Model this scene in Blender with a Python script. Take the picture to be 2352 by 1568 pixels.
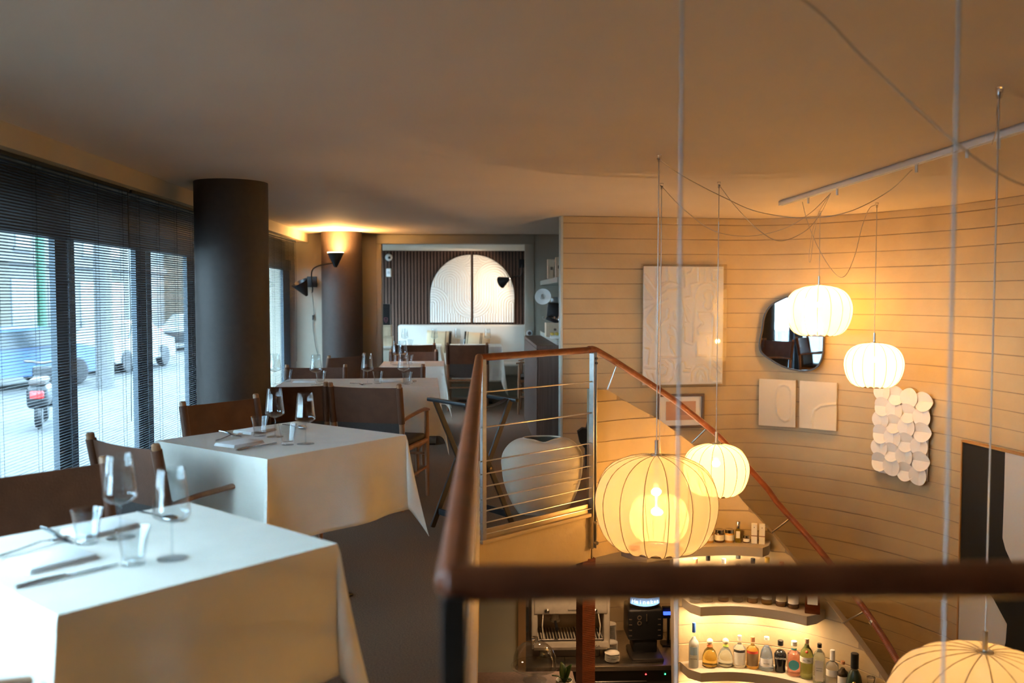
import bpy, bmesh, math, random
import numpy as np
from mathutils import Vector, Matrix
random.seed(7)
for o in list(bpy.data.objects): bpy.data.objects.remove(o, do_unlink=True)
SC = bpy.context.scene
COL = SC.collection
PI = math.pi
def rad(a): return a * PI / 180

# ------------------------------------------------------------------ camera, sky, exposure
EYE = 1.40                      # eye height above the upper (mezzanine) floor
FPX = 2100.0                    # focal length in pixels of a 2352 px wide frame
YAW = rad(2.2)                  # the room's long axis is world Y, the camera looks 2.2 degrees right of it
PITCH = math.atan(104 / FPX)
cam_d = bpy.data.cameras.new('camera'); cam = bpy.data.objects.new('camera', cam_d); COL.objects.link(cam)
cam_d.sensor_width = 36; cam_d.lens = FPX / 2352 * 36; cam_d.clip_start = .05; cam_d.clip_end = 300
cam.location = (0, 0, EYE); cam.rotation_euler = (PI / 2 - PITCH, 0, -YAW)
cam_d.dof.use_dof = True; cam_d.dof.focus_distance = 5.6; cam_d.dof.aperture_fstop = 2.2
SC.camera = cam
W = bpy.data.worlds.new('overcast_sky'); SC.world = W; W.use_nodes = True
bg = W.node_tree.nodes['Background']
bg.inputs[0].default_value = (.50, .79, 1.0, 1); bg.inputs[1].default_value = 28.0
vs = SC.view_settings
vs.view_transform = 'Standard'; vs.look = 'None'; vs.exposure = 0.0; vs.gamma = 1; vs.use_curve_mapping = False
SHELF_LIGHT, BACK_LIGHT = 3.2, 26.0
cy = SC.cycles; cy.max_bounces = 7; cy.diffuse_bounces = 3; cy.glossy_bounces = 3; cy.transmission_bounces = 6; cy.transparent_max_bounces = 16; cy.caustics_reflective = False; cy.caustics_refractive = False; cy.use_adaptive_sampling = True; cy.adaptive_threshold = .22; cy.adaptive_min_samples = 16
LAMP = (1.0, .55, .16)

# ------------------------------------------------------------------ measuring helper: a point seen at (px,py) of the 2352x1568 photograph, at a known height / depth / plane
_F = Vector((math.sin(YAW), math.cos(YAW), 0)); _R = Vector((math.cos(YAW), -math.sin(YAW), 0))
_f = _F * math.cos(PITCH) - Vector((0, 0, math.sin(PITCH))); _u = _F * math.sin(PITCH) + Vector((0, 0, math.cos(PITCH)))
def at(px, py, z=None, d=None, X=None, Y=None):
    v = _f + _R * ((px - 1176) / FPX) + _u * ((784 - py) / FPX)
    if z is not None: t = (z - EYE) / v.z
    elif d is not None: t = d / v.dot(_F)
    elif X is not None: t = X / v.x
    else: t = Y / v.y
    return Vector((0, 0, EYE)) + v * t
def cw(x, d, z=0.0):            # camera-side offset x, distance d -> world
    p = _R * x + _F * d; return Vector((p.x, p.y, z))
def proj(p):
    q = Vector(p) - Vector((0, 0, EYE)); k = q.dot(_f)
    return 1176 + FPX * q.dot(_R) / k, 784 - FPX * q.dot(_u) / k

# ------------------------------------------------------------------ materials
MATS = {}
def mat(name, col, rough=.5, metal=0.0, var=0.0, vscale=6, bump=0.0, bscale=60, **kw):
    if name in MATS: return MATS[name]
    m = bpy.data.materials.new(name); m.use_nodes = True; MATS[name] = m
    nt = m.node_tree; b = nt.nodes['Principled BSDF']
    b.inputs['Base Color'].default_value = (*col, 1); b.inputs['Roughness'].default_value = rough; b.inputs['Metallic'].default_value = metal
    for k, v in kw.items(): b.inputs[k].default_value = v
    if var or bump:
        tc = nt.nodes.new('ShaderNodeTexCoord')
    if var:
        n = nt.nodes.new('ShaderNodeTexNoise'); n.inputs['Scale'].default_value = vscale; n.inputs['Detail'].default_value = 5
        r = nt.nodes.new('ShaderNodeValToRGB')
        r.color_ramp.elements[0].position = .3; r.color_ramp.elements[1].position = .7
        r.color_ramp.elements[0].color = (*[c * (1 - var) for c in col], 1); r.color_ramp.elements[1].color = (*[min(1, c * (1 + var)) for c in col], 1)
        nt.links.new(tc.outputs['Object'], n.inputs['Vector']); nt.links.new(n.outputs['Fac'], r.inputs['Fac']); nt.links.new(r.outputs['Color'], b.inputs['Base Color'])
    if bump:
        n2 = nt.nodes.new('ShaderNodeTexNoise'); n2.inputs['Scale'].default_value = bscale; n2.inputs['Detail'].default_value = 4
        bp = nt.nodes.new('ShaderNodeBump'); bp.inputs['Strength'].default_value = bump; bp.inputs['Distance'].default_value = .01
        nt.links.new(tc.outputs['Object'], n2.inputs['Vector']); nt.links.new(n2.outputs['Fac'], bp.inputs['Height']); nt.links.new(bp.outputs['Normal'], b.inputs['Normal'])
    return m
def grain(name, c0, c1, rough=.45, scale=(40, 40, 2)):
    m = mat(name, c0, rough); nt = m.node_tree; b = nt.nodes['Principled BSDF']
    tc = nt.nodes.new('ShaderNodeTexCoord'); mp = nt.nodes.new('ShaderNodeMapping'); mp.inputs['Scale'].default_value = scale
    n = nt.nodes.new('ShaderNodeTexNoise'); n.inputs['Scale'].default_value = 1.0; n.inputs['Detail'].default_value = 6
    r = nt.nodes.new('ShaderNodeValToRGB'); r.color_ramp.elements[0].position = .3; r.color_ramp.elements[1].position = .7
    r.color_ramp.elements[0].color = (*c0, 1); r.color_ramp.elements[1].color = (*c1, 1)
    nt.links.new(tc.outputs['Object'], mp.inputs[0]); nt.links.new(mp.outputs[0], n.inputs['Vector']); nt.links.new(n.outputs['Fac'], r.inputs[0]); nt.links.new(r.outputs[0], b.inputs['Base Color'])
    return m
def emit(name, col, s, lamp=True):
    if name in MATS: return MATS[name]
    m = bpy.data.materials.new(name); m.use_nodes = True; MATS[name] = m
    if not lamp: m.cycles.emission_sampling = 'NONE'
    nt = m.node_tree; nt.nodes.clear(); e = nt.nodes.new('ShaderNodeEmission'); o = nt.nodes.new('ShaderNodeOutputMaterial')
    e.inputs[0].default_value = (*col, 1); e.inputs[1].default_value = s; nt.links.new(e.outputs[0], o.inputs[0]); return m
def glassy(name, col=(1, 1, 1), rough=0.0, ior=1.45):
    return mat(name, col, rough, **{'Transmission Weight': 1.0, 'IOR': ior})
def shade_mat(name, col, trans):
    m = bpy.data.materials.new(name); m.use_nodes = True; nt = m.node_tree; nt.nodes.clear()
    d = nt.nodes.new('ShaderNodeBsdfDiffuse'); t = nt.nodes.new('ShaderNodeBsdfTranslucent'); tr = nt.nodes.new('ShaderNodeBsdfTransparent')
    mx = nt.nodes.new('ShaderNodeMixShader'); m2 = nt.nodes.new('ShaderNodeMixShader'); o = nt.nodes.new('ShaderNodeOutputMaterial')
    d.inputs[0].default_value = (*col, 1); t.inputs[0].default_value = (*col, 1); tr.inputs[0].default_value = (1, .93, .80, 1)
    mx.inputs[0].default_value = .62; m2.inputs[0].default_value = trans
    nt.links.new(d.outputs[0], mx.inputs[1]); nt.links.new(t.outputs[0], mx.inputs[2]); nt.links.new(mx.outputs[0], m2.inputs[1]); nt.links.new(tr.outputs[0], m2.inputs[2]); nt.links.new(m2.outputs[0], o.inputs[0])
    return m

M_ceiling = mat('ceiling_paint', (.64, .535, .45), .75, var=.03, vscale=1.5)
M_wall = mat('greige_board_concrete', (.50, .372, .215), .7, var=.07, vscale=3, bump=.25, bscale=25)
M_wallbase = mat('greige_joint', (.30, .23, .16), .9)
M_frame = mat('greige_panel_paint', (.30, .27, .215), .55, var=.03)
M_valance = mat('valance_paint', (.44, .37, .27), .6, var=.03)
M_carpet = mat('brown_grey_carpet', (.19, .13, .085), 1.0, var=.35, vscale=160, bump=.6, bscale=400)
M_column = mat('dark_brown_column_fabric', (.040, .026, .021), .6, var=.12, vscale=30, bump=.15, bscale=300)
M_black = mat('black_metal', (.012, .012, .014), .4, .4)
M_blind = mat('blue_black_slat_enamel', (.010, .015, .022), .5, **{'Specular IOR Level': .2})
M_framewin = mat('dark_window_frame', (.035, .05, .065), .45, .2, var=.05)
M_framegrey = mat('grey_window_frame', (.20, .26, .31), .5, .2)
M_cloth = mat('cream_tablecloth', (.82, .77, .68), .85, var=.03, vscale=10, bump=.12, bscale=220)
M_napkin = mat('white_napkin', (.88, .88, .87), .9, bump=.25, bscale=90)
M_wood = grain('warm_wood', (.22, .10, .045), (.36, .18, .085), .4, (30, 30, 4))
M_lightwood = grain('pale_wood', (.62, .46, .30), (.74, .58, .41), .5, (20, 20, 4))
M_leather = mat('brown_leather', (.110, .042, .020), .5, var=.16, vscale=14, bump=.15, bscale=160, **{'Specular IOR Level': .3})
M_seatdark = mat('dark_seat_fabric', (.055, .045, .042), .8, var=.1, vscale=60)
M_raillth = mat('tan_wrapped_leather', (.19, .048, .016), .42, var=.22, vscale=18, bump=.1, bscale=120)
M_steel = mat('brushed_steel', (.55, .52, .48), .28, 1.0, var=.08, vscale=40)
M_dsteel = mat('dark_steel', (.10, .09, .085), .35, .9)
M_silver = mat('polished_cutlery', (.62, .62, .63), .15, 1.0)
M_glass = glassy('clear_glass')
def thin_glass(name, tint, edge):
    m = bpy.data.materials.new(name); m.use_nodes = True; nt = m.node_tree; nt.nodes.clear()
    t_, g_, lw, pw, mp, mx_, o_ = (nt.nodes.new('ShaderNode' + k) for k in ('BsdfTransparent', 'BsdfGlossy', 'LayerWeight', 'Math', 'MapRange', 'MixShader', 'OutputMaterial'))
    g_.inputs['Roughness'].default_value = .02; t_.inputs[0].default_value = (*tint, 1); lw.inputs[0].default_value = .5
    pw.operation = 'POWER'; pw.inputs[1].default_value = 3.3; mp.inputs['To Min'].default_value = .045; mp.inputs['To Max'].default_value = edge
    nt.links.new(lw.outputs['Facing'], pw.inputs[0]); nt.links.new(pw.outputs[0], mp.inputs['Value']); nt.links.new(mp.outputs[0], mx_.inputs[0])
    nt.links.new(t_.outputs[0], mx_.inputs[1]); nt.links.new(g_.outputs[0], mx_.inputs[2]); nt.links.new(mx_.outputs[0], o_.inputs[0]); return m
M_thin = thin_glass('thin_drinking_glass', (.95, .965, .97), .75); M_acr = thin_glass('clear_acrylic', (.985, .985, .985), .5); M_dome = thin_glass('cake_dome_glass', (.93, .94, .95), .95); M_dome.node_tree.nodes['Math'].inputs[1].default_value = 1.8
M_white = mat('matt_white_plaster', (.80, .78, .74), .7, bump=.1, bscale=120)
M_cream = mat('cream_ceramic', (.62, .54, .43), .55, var=.08, vscale=4, bump=.08, bscale=20)
M_walnut = grain('dark_walnut', (.075, .045, .035), (.14, .085, .065), .5, (60, 60, 2))
M_slat = grain('walnut_slat', (.070, .033, .022), (.13, .062, .038), .55, (50, 50, 3))
M_slatback = mat('slat_backing_felt', (.012, .009, .008), .9)
M_bench = mat('pale_bench_fabric', (.60, .56, .50), .8, var=.03, bump=.1, bscale=200)
M_shade = shade_mat('sheer_lamp_fabric', (.92, .83, .71), .56); M_shade3 = shade_mat('denser_lamp_fabric', (.93, .87, .78), .36)
M_shade2 = shade_mat('very_sheer_lamp_fabric', (.92, .83, .71), .72)
M_rib = mat('lamp_rib_wire', (.10, .055, .025), .5)
M_cord = mat('clear_cord', (.72, .66, .60), .25, **{'Transmission Weight': .35})
M_trackw = mat('white_track', (.78, .78, .78), .4)

# ------------------------------------------------------------------ mesh building
class MB:
    def __init__(s): s.v = []; s.f = []
    def add(s, v, f, M=None):
        n = len(s.v)
        s.v += [tuple(M @ Vector(p)) for p in v] if M is not None else [tuple(p) for p in v]
        s.f += [tuple(i + n for i in q) for q in f]; return s
    def box(s, x0, x1, y0, y1, z0, z1, M=None):
        v = [(x0, y0, z0), (x1, y0, z0), (x1, y1, z0), (x0, y1, z0), (x0, y0, z1), (x1, y0, z1), (x1, y1, z1), (x0, y1, z1)]
        return s.add(v, [(0, 3, 2, 1), (4, 5, 6, 7), (0, 1, 5, 4), (1, 2, 6, 5), (2, 3, 7, 6), (3, 0, 4, 7)], M)
    def rbox(s, x0, x1, y0, y1, z0, z1, b=.005, seg=2, M=None):
        bm = bmesh.new(); bmesh.ops.create_cube(bm, size=1)
        for v in bm.verts: v.co = ((x0 + x1) / 2 + v.co.x * (x1 - x0), (y0 + y1) / 2 + v.co.y * (y1 - y0), (z0 + z1) / 2 + v.co.z * (z1 - z0))
        bmesh.ops.bevel(bm, geom=list(bm.edges), offset=b, segments=seg, affect='EDGES', profile=.5)
        bm.verts.index_update(); s.add([v.co.copy() for v in bm.verts], [[v.index for v in f.verts] for f in bm.faces], M); bm.free(); return s
    def tube(s, path, r, seg=8, cap=True, M=None, flat=1.0, up=(0, 0, 1)):
        path = [Vector(p) for p in path]; n = len(path); v = []; f = []
        rs = r if isinstance(r, (list, tuple)) else [r] * n
        tan = [(path[min(i + 1, n - 1)] - path[max(i - 1, 0)]).normalized() for i in range(n)]
        a = Vector(up)
        if abs(a.dot(tan[0])) > .95: a = Vector((1, 0, 0))
        nrm = (a - tan[0] * a.dot(tan[0])).normalized()
        for i in range(n):
            nrm = (nrm - tan[i] * nrm.dot(tan[i])).normalized(); bi = tan[i].cross(nrm)
            for k in range(seg):
                t = 2 * PI * k / seg; v.append(path[i] + nrm * (math.sin(t) * rs[i] * flat) + bi * (math.cos(t) * rs[i]))
        for i in range(n - 1):
            for k in range(seg):
                k2 = (k + 1) % seg; f.append((i * seg + k, i * seg + k2, (i + 1) * seg + k2, (i + 1) * seg + k))
        if cap: f.append(tuple(range(seg - 1, -1, -1))); f.append(tuple((n - 1) * seg + k for k in range(seg)))
        return s.add(v, f, M)
    def lathe(s, prof, seg=20, M=None, fac=None):
        v = []; f = []
        for i, (r, z) in enumerate(prof):
            for k in range(seg):
                t = 2 * PI * k / seg; v.append((r * math.cos(t), r * math.sin(t), z))
        for i in range(len(prof) - 1):
            for k in range(seg):
                k2 = (k + 1) % seg; f.append((i * seg + k, i * seg + k2, (i + 1) * seg + k2, (i + 1) * seg + k))
        if prof[0][0] > 1e-5: f.append(tuple(range(seg - 1, -1, -1)))
        if prof[-1][0] > 1e-5: f.append(tuple((len(prof) - 1) * seg + k for k in range(seg)))
        return s.add(v, f, M)
    def shell(s, prof, seg=20, M=None):      # open lathe with no caps
        v = []; f = []
        for (r, z) in prof:
            for k in range(seg):
                t = 2 * PI * k / seg; v.append((r * math.cos(t), r * math.sin(t), z))
        for i in range(len(prof) - 1):
            for k in range(seg):
                k2 = (k + 1) % seg; f.append((i * seg + k, i * seg + k2, (i + 1) * seg + k2, (i + 1) * seg + k))
        return s.add(v, f, M)
    def prism(s, poly, z0, z1, M=None):
        n = len(poly)
        v = [(x, y, z0) for x, y in poly] + [(x, y, z1) for x, y in poly]
        f = [tuple(range(n - 1, -1, -1)), tuple(range(n, 2 * n))] + [(i, (i + 1) % n, n + (i + 1) % n, n + i) for i in range(n)]
        return s.add(v, f, M)
    def sphere(s, c, r, seg=14, rings=8, sz=1.0, M=None):
        v = []; f = []
        for i in range(rings + 1):
            p = PI * i / rings
            for k in range(seg):
                t = 2 * PI * k / seg; v.append((c[0] + r * math.sin(p) * math.cos(t), c[1] + r * math.sin(p) * math.sin(t), c[2] - r * sz * math.cos(p)))
        for i in range(rings):
            for k in range(seg):
                k2 = (k + 1) % seg; f.append((i * seg + k, i * seg + k2, (i + 1) * seg + k2, (i + 1) * seg + k))
        return s.add(v, f, M)
    def mesh(s, name, m=None, smooth=True, angle=35):
        me = bpy.data.meshes.new(name); me.from_pydata(s.v, [], s.f)
        bm = bmesh.new(); bm.from_mesh(me); bmesh.ops.remove_doubles(bm, verts=bm.verts, dist=1e-6)
        bmesh.ops.recalc_face_normals(bm, faces=bm.faces); bm.to_mesh(me); bm.free()
        if m is not None: me.materials.append(m)
        if smooth:
            me.polygons.foreach_set('use_smooth', [True] * len(me.polygons)); me.set_sharp_from_angle(angle=rad(angle))
        return me
    def obj(s, name, m, parent=None, loc=(0, 0, 0), rot=(0, 0, 0), smooth=True, angle=35):
        return link(name, s.mesh(name, m, smooth, angle), parent, loc, rot)
def link(name, me, parent=None, loc=(0, 0, 0), rot=(0, 0, 0)):
    o = bpy.data.objects.new(name, me); COL.objects.link(o); o.location = loc; o.rotation_euler = rot
    if parent is not None: o.parent = parent
    return o
def tag(o, label=None, cat=None, group=None, kind=None):
    if label: o['label'] = label
    if cat: o['category'] = cat
    if group: o['group'] = group
    if kind: o['kind'] = kind
    return o
def thing(name, label, cat, loc=(0, 0, 0), rz=0.0, group=None):
    o = bpy.data.objects.new(name, None); COL.objects.link(o); o.location = loc; o.rotation_euler = (0, 0, rz); o.empty_display_size = .1
    return tag(o, label, cat, group)
def struct(o, label=None): return tag(o, label, kind='structure')
def copy_tree(o, parent=None, loc=None, rz=None, label=None):
    c = o.copy(); COL.objects.link(c); c.parent = parent
    if loc is not None: c.location = loc
    if rz is not None: c.rotation_euler = (0, 0, rz)
    if label: c['label'] = label
    for ch in list(o.children): copy_tree(ch, c)
    return c
def spline(pts, n=12):
    P = [Vector(p) for p in pts]; P = [P[0] * 2 - P[1]] + P + [P[-1] * 2 - P[-2]]; out = []
    for i in range(1, len(P) - 2):
        for k in range(n):
            t = k / n; a, b, c, d = P[i - 1], P[i], P[i + 1], P[i + 2]
            out.append(.5 * ((2 * b) + (c - a) * t + (2 * a - 5 * b + 4 * c - d) * t * t + (3 * b - a - 3 * c + d) * t ** 3))
    out.append(P[-2]); return out
def frame(o, x, y, z=(0, 0, 1)):          # matrix: local x, y, z axes at origin o
    m = Matrix.Identity(4)
    for i, a in enumerate((x, y, z)):
        a = Vector(a).normalized()
        for k in range(3): m[k][i] = a[k]
    for k in range(3): m[k][3] = o[k]
    return m
def aim(o, d):                            # matrix whose local z points along d
    d = Vector(d).normalized(); a = Vector((0, 0, 1)) if abs(d.z) < .9 else Vector((1, 0, 0))
    x = a.cross(d).normalized(); return frame(o, x, d.cross(x), d)
def text(name, body, size, m, parent, loc, rot, align='CENTER', depth=.0006):
    c = bpy.data.curves.new(name, 'FONT'); c.body = body; c.size = size; c.align_x = align; c.align_y = 'CENTER'; c.extrude = depth; c.resolution_u = 2
    c.materials.append(m); t = bpy.data.objects.new(name, c); COL.objects.link(t); bpy.context.view_layer.update()
    me = bpy.data.meshes.new_from_object(t.evaluated_get(bpy.context.evaluated_depsgraph_get())); bpy.data.objects.remove(t, do_unlink=True)
    return link(name, me, parent, loc, rot)
def point_light(name, loc, power, col, r=.03, parent=None):
    l = bpy.data.lights.new(name, 'POINT'); l.energy = power; l.color = col; l.shadow_soft_size = r
    o = bpy.data.objects.new(name, l); COL.objects.link(o); o.location = loc
    if parent is not None: o.parent = parent
    return o

# ================================================================== THE SETTING
H = 2.10; LOW = -2.45; SLAB = -.30
WX = -1.89                                     # face of the valance above the window blinds
YF = 10.40                                     # end wall with the wide opening
N_ = cw(-.07, 1.09); F_ = cw(-.186, 5.15); P_ = cw(.505, 5.83)     # corners of the stair well railing
OUT = spline([cw(.435, 8.01), cw(1.01, 8.11), cw(1.75, 8.25), cw(2.27, 8.31), cw(2.74, 8.01), cw(3.08, 7.62), cw(3.38, 7.08), cw(3.55, 6.33), cw(3.62, 5.4), cw(3.6, 4.3), cw(3.55, 2.8), cw(3.5, .8), cw(3.5, -2.0)], 7)
INN = spline([cw(.52, 5.86), cw(.80, 6.06), cw(1.15, 6.20), cw(1.5, 6.24), cw(1.82, 6.15), cw(2.06, 5.98), cw(2.25, 5.75), cw(2.38, 5.45), cw(2.42, 5.10), cw(2.40, 4.7), cw(2.3, 4.3)], 8)
def norm2(pts, i):
    a = pts[max(i - 1, 0)]; b = pts[min(i + 1, len(pts) - 1)]; t = (b - a).normalized(); return Vector((t.y, -t.x, 0))   # towards the well (camera side)

# upper floor slab (carpet on top, painted edges), with the stair well cut out
topQ = OUT[7]
poly = [(-2.3, -2.0), (3.6, -2.0), (3.62, 1.05)] + [(N_.x, N_.y - .04)] + [(F_.x, F_.y)] + [(P_.x, P_.y)] + [(topQ.x, topQ.y + .1), (.80, 8.2), (1.3, 8.2), (1.3, 10.6), (1.3, 13.6), (-2.3, 13.6)]
bm = bmesh.new(); vs_ = [bm.verts.new((x, y, 0)) for x, y in poly]; fc = bm.faces.new(vs_)
ex = bmesh.ops.extrude_face_region(bm, geom=[fc]); 
for v in [g for g in ex['geom'] if isinstance(g, bmesh.types.BMVert)]: v.co.z = SLAB
bmesh.ops.recalc_face_normals(bm, faces=bm.faces)
me = bpy.data.meshes.new('floor'); 
for f in bm.faces: f.material_index = 0 if (abs(f.normal.z) > .9 and f.calc_center_median().z > -.1) else 1
bmesh.ops.triangulate(bm, faces=[f for f in bm.faces if len(f.verts) > 4]); bm.to_mesh(me); bm.free()
me.materials.append(M_carpet); me.materials.append(M_wall)
floor = struct(link('floor', me), 'brown carpeted upper floor around the stair well')
# lower (bar) floor
M_lowfloor = mat('dark_lower_floor', (.07, .05, .04), .5, var=.2)
struct(MB().box(-2.3, 4.6, -2, 9.2, LOW - .1, LOW).obj('floor_lower', M_lowfloor), 'dark floor of the lower bar level')
# ceiling
struct(MB().box(-2.3, 4.7, -2.1, 13.6, H, H + .12).obj('ceiling', M_ceiling), 'smooth greige ceiling over the whole upper level')
# walls closing the room behind the camera and below the upper floor
struct(MB().box(-2.3, 4.7, -2.12, -2.0, LOW, H).obj('wall_rear', mat('dark_rear_wall', (.06, .045, .035), .7)), 'unseen wall behind the viewer, kept dark brown')  # unseen wall, coloured dark so the near handrail stays dim
struct(MB().box(-2.4, -2.3, -2, 9.2, LOW, SLAB).obj('wall_lower_side', M_frame), 'wall of the lower level under the windows')

def course_wall(name, pts, z0, ztop, zbase=None, step=.132, prefix='board_course', thick=.05, seed=3, label=None, cap_z=None):
    """board-formed concrete: a recessed backing wall and one raised course per board line; ztop(i), zbase(i) give the outline"""
    rnd = random.Random(seed); n = len(pts)
    nr = [norm2(pts, i) for i in range(n)]
    zb = zbase or (lambda i: z0)
    bk = MB(); v = []; f = []
    for i in range(n):
        a = pts[i] - nr[i] * .0045; b = pts[i] - nr[i] * (thick + .006)
        v += [(a.x, a.y, zb(i)), (a.x, a.y, ztop(i)), (b.x, b.y, ztop(i)), (b.x, b.y, zb(i))]
    for i in range(n - 1):
        for k in range(4):
            f.append((i * 4 + k, i * 4 + (k + 1) % 4, i * 4 + 4 + (k + 1) % 4, i * 4 + 4 + k))
    f += [(0, 1, 2, 3), tuple((n - 1) * 4 + k for k in (3, 2, 1, 0))]
    bk.add(v, f); w = struct(bk.obj(name, M_wallbase, angle=30), label)
    zmax = max(ztop(i) for i in range(n)); z = z0; k = 0
    while z < zmax - .005:
        lo, hi = z, min(z + step, zmax); off = rnd.uniform(-.0025, .0025); ph = rnd.uniform(0, 9); ph2 = rnd.uniform(0, 9)
        rows = []; run = []; c = MB()
        for i in range(n):
            l = max(lo + .0008 + max(0, .0022 * math.sin(i * .33 + ph)) + rnd.uniform(0, .0012), zb(i)); h = min(hi - .0008 - max(0, .0025 * math.sin(i * .41 + ph2)) - rnd.uniform(0, .0014), ztop(i))
            o = off + rnd.uniform(-.001, .001)
            if h - l > .008:
                p = pts[i] + nr[i] * o; q = pts[i] - nr[i] * .006
                run.append([(q.x, q.y, l), (p.x, p.y, l + .0015), (p.x, p.y, h - .0015), (q.x, q.y, h)])
            else:
                if len(run) > 1: rows.append(run)
                run = []
        if len(run) > 1: rows.append(run)
        for rn in rows:
            vv = [p for r in rn for p in r]; ff = []
            for i in range(len(rn) - 1):
                for j in range(3): ff.append((i * 4 + j, i * 4 + j + 1, i * 4 + 5 + j, i * 4 + 4 + j))
            c.add(vv, ff)
        if c.v: c.obj(prefix, M_wall, w, angle=22)
        z += step; k += 1
    return w
wr = course_wall('wall_right', OUT, LOW, lambda i: H, seed=5, label='curved greige board-marked wall sweeping round the stair well')

# curved stair wall whose top edge falls with the stairs
EDGE = [(1372, 893), (1398, 895), (1508, 959), (1594, 1022), (1650, 1075), (1706, 1150), (1768, 1219), (1826, 1291), (1906, 1388), (1968, 1471), (2034, 1568), (2100, 1660)]
def on_inn(px, py, off=0.0):
    best = None
    for i in range(len(INN)):
        p = INN[i] + norm2(INN, i) * off
        a = at(px, py, d=1.0); a.z = 0
        e = a.normalized().cross(Vector((p.x, p.y, 0)).normalized()).z
        if best is None or abs(e) < abs(best[0]): best = (e, i)
    i = best[1]; ray = at(px, py, d=1.0).to_2d().normalized()
    # refine on neighbouring segment
    for j in (i - 1, i):
        if 0 <= j < len(INN) - 1:
            p = (INN[j] + norm2(INN, j) * off).to_2d(); q = (INN[j + 1] + norm2(INN, j + 1) * off).to_2d()
            c1 = ray.x * p.y - ray.y * p.x; c2 = ray.x * q.y - ray.y * q.x
            if c1 * c2 <= 0:
                t = c1 / (c1 - c2); w = p.lerp(q, t); return at(px, py, d=(Vector((w.x, w.y, 0))).dot(_F)), j + t
    w = (INN[i] + norm2(INN, i) * off).to_2d(); return at(px, py, d=Vector((w.x, w.y, 0)).dot(_F)), float(i)
ez = sorted([(s, p.z) for p, s in (on_inn(*e) for e in EDGE)])
def inn_top(i):
    if i <= ez[0][0]: return ez[0][1]
    for (a, za), (b, zb) in zip(ez, ez[1:]):
        if a <= i <= b: return za + (zb - za) * (i - a) / max(b - a, 1e-6)
    return max(ez[-1][1] - (i - ez[-1][0]) * .09, LOW + .1)
_, i_open = on_inn(1556, 1450); i_open = int(round(i_open))
def inn_base(i): return SLAB if i < i_open else LOW
ws = course_wall('wall_stair', INN, LOW, inn_top, inn_base, seed=11, thick=.05, label='concave greige stair wall with a sloping top edge and bar shelves')
# stairs behind that wall
M_step = mat('dark_brown_step', (.085, .040, .022), .5, var=.2)
st = thing('staircase', 'dark brown steps going down between the two curved walls', 'staircase', (0, 0, 0)); 
ns = 14
for k in range(ns):
    i0 = i_open + 2; a = i0 + (len(INN) - 6 - i0) * k / ns; b = i0 + (len(INN) - 6 - i0) * (k + 1.15) / ns; oa = 16 + 39 * k / ns; ob = 16 + 39 * (k + 1.15) / ns
    gi = lambda P, t: P[int(t)].lerp(P[min(int(t) + 1, len(P) - 1)], t - int(t))
    z = max(inn_top(a) - 1.1, LOW + .16); q = []
    for P, t, s in ((INN, a, .14), (OUT, oa, -.01), (OUT, ob, -.01), (INN, b, .14)):
        p = gi(P, t); nn = norm2(P, int(t)); q.append(p - nn * s)
    bmx = MB(); bmx.prism([(p.x, p.y) for p in q], z - .17, z); bmx.obj('step', M_step, st, smooth=False)

# --- window side: soffit box and valance, mullions, transom, glass, sill
GX = -2.12
struct(MB().box(-2.3, WX, -2, YF, 2.0, H - .001).obj('trim_1', M_valance), 'tan valance running above the window blinds')
wtop = 1.69
def winY(px): return at(px, 700, X=GX).y
frames = [(.05, .25), (1.9, 2.12), (winY(-60) - .25, winY(-60)), (winY(122), winY(168)), (winY(308), winY(344)), (winY(438), winY(438) + .24), (6.75, 6.97), (winY(652), winY(672)), (YF - .35, YF)]
win = thing('window_1', 'tall dark framed street window behind the venetian blinds', None); struct(win)
win_t = MB().box(GX - .03, GX + .03, 2.0, YF, 1.69, 1.80).obj('transom', M_framewin, win)
MB().box(GX - .03, GX + .03, -2, YF, .0, .07).obj('bottom_rail', M_framewin, win)
M_panel = mat('dark_fascia_panel', (.02, .028, .036), .4)
MB().box(GX - .06, GX - .032, 2.0, YF, 1.70, 2.1).obj('fascia_panel', M_panel, win)
for y0, y1 in frames:
    MB().box(GX - .015, GX + .015, y0, y0 + (y1 - y0) * .62, .05, 1.70).obj('mullion', M_framewin, win)
    MB().box(GX - .012, GX + .012, y0 + (y1 - y0) * .68, y1, .05, 1.70).obj('mullion', M_framegrey, win)
M_pane = M_acr
for (a0, a1), (b0, b1) in zip(frames, frames[1:]):
    MB().box(GX - .004, GX + .004, a1 - .02, b0 + .02, .06, 1.70 if b0 > 2 else 2.0).obj('pane', M_pane, win)
struct(MB().box(-2.3, -2.2, -2, YF, SLAB, 0.02).box(-2.3, GX, -2, .1, 0, H).box(-2.3, GX - .05, 0, 3.2, 0, .8).obj('wall_left', M_frame), 'low sill wall under the windows, its unseen near end added against daylight')  # unseen near sill and solid end block added to hold back daylight

# --- end wall with the wide opening into the back dining room
aL = at(877, 700, Y=YF); aR = at(1206, 700, Y=YF); zl = at(1000, 560, Y=YF).z
xL, xR = aL.x, aR.x
we = MB(); we.box(-2.3, xL, YF, YF + .12, 0, H).box(xR, 1.4, YF, YF + .12, 0, H).box(xL, xR, YF, YF + .12, zl, H)
struct(we.obj('wall_back', M_frame), 'greige end wall around the wide opening')
for k, (x0, x1, z0, z1) in enumerate([(xL - .055, xL, 0, zl + .0), (xR, xR + .10, 0, zl), (xL - .055, xR + .10, zl, zl + .10)]):
    struct(MB().rbox(x0, x1, YF - .018, YF - .001, z0, z1, .003).obj('trim_%d' % (k + 2), M_frame), ['left jamb trim of the wide opening', 'right jamb trim of the wide opening', 'lintel trim above the wide opening'][k])
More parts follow.
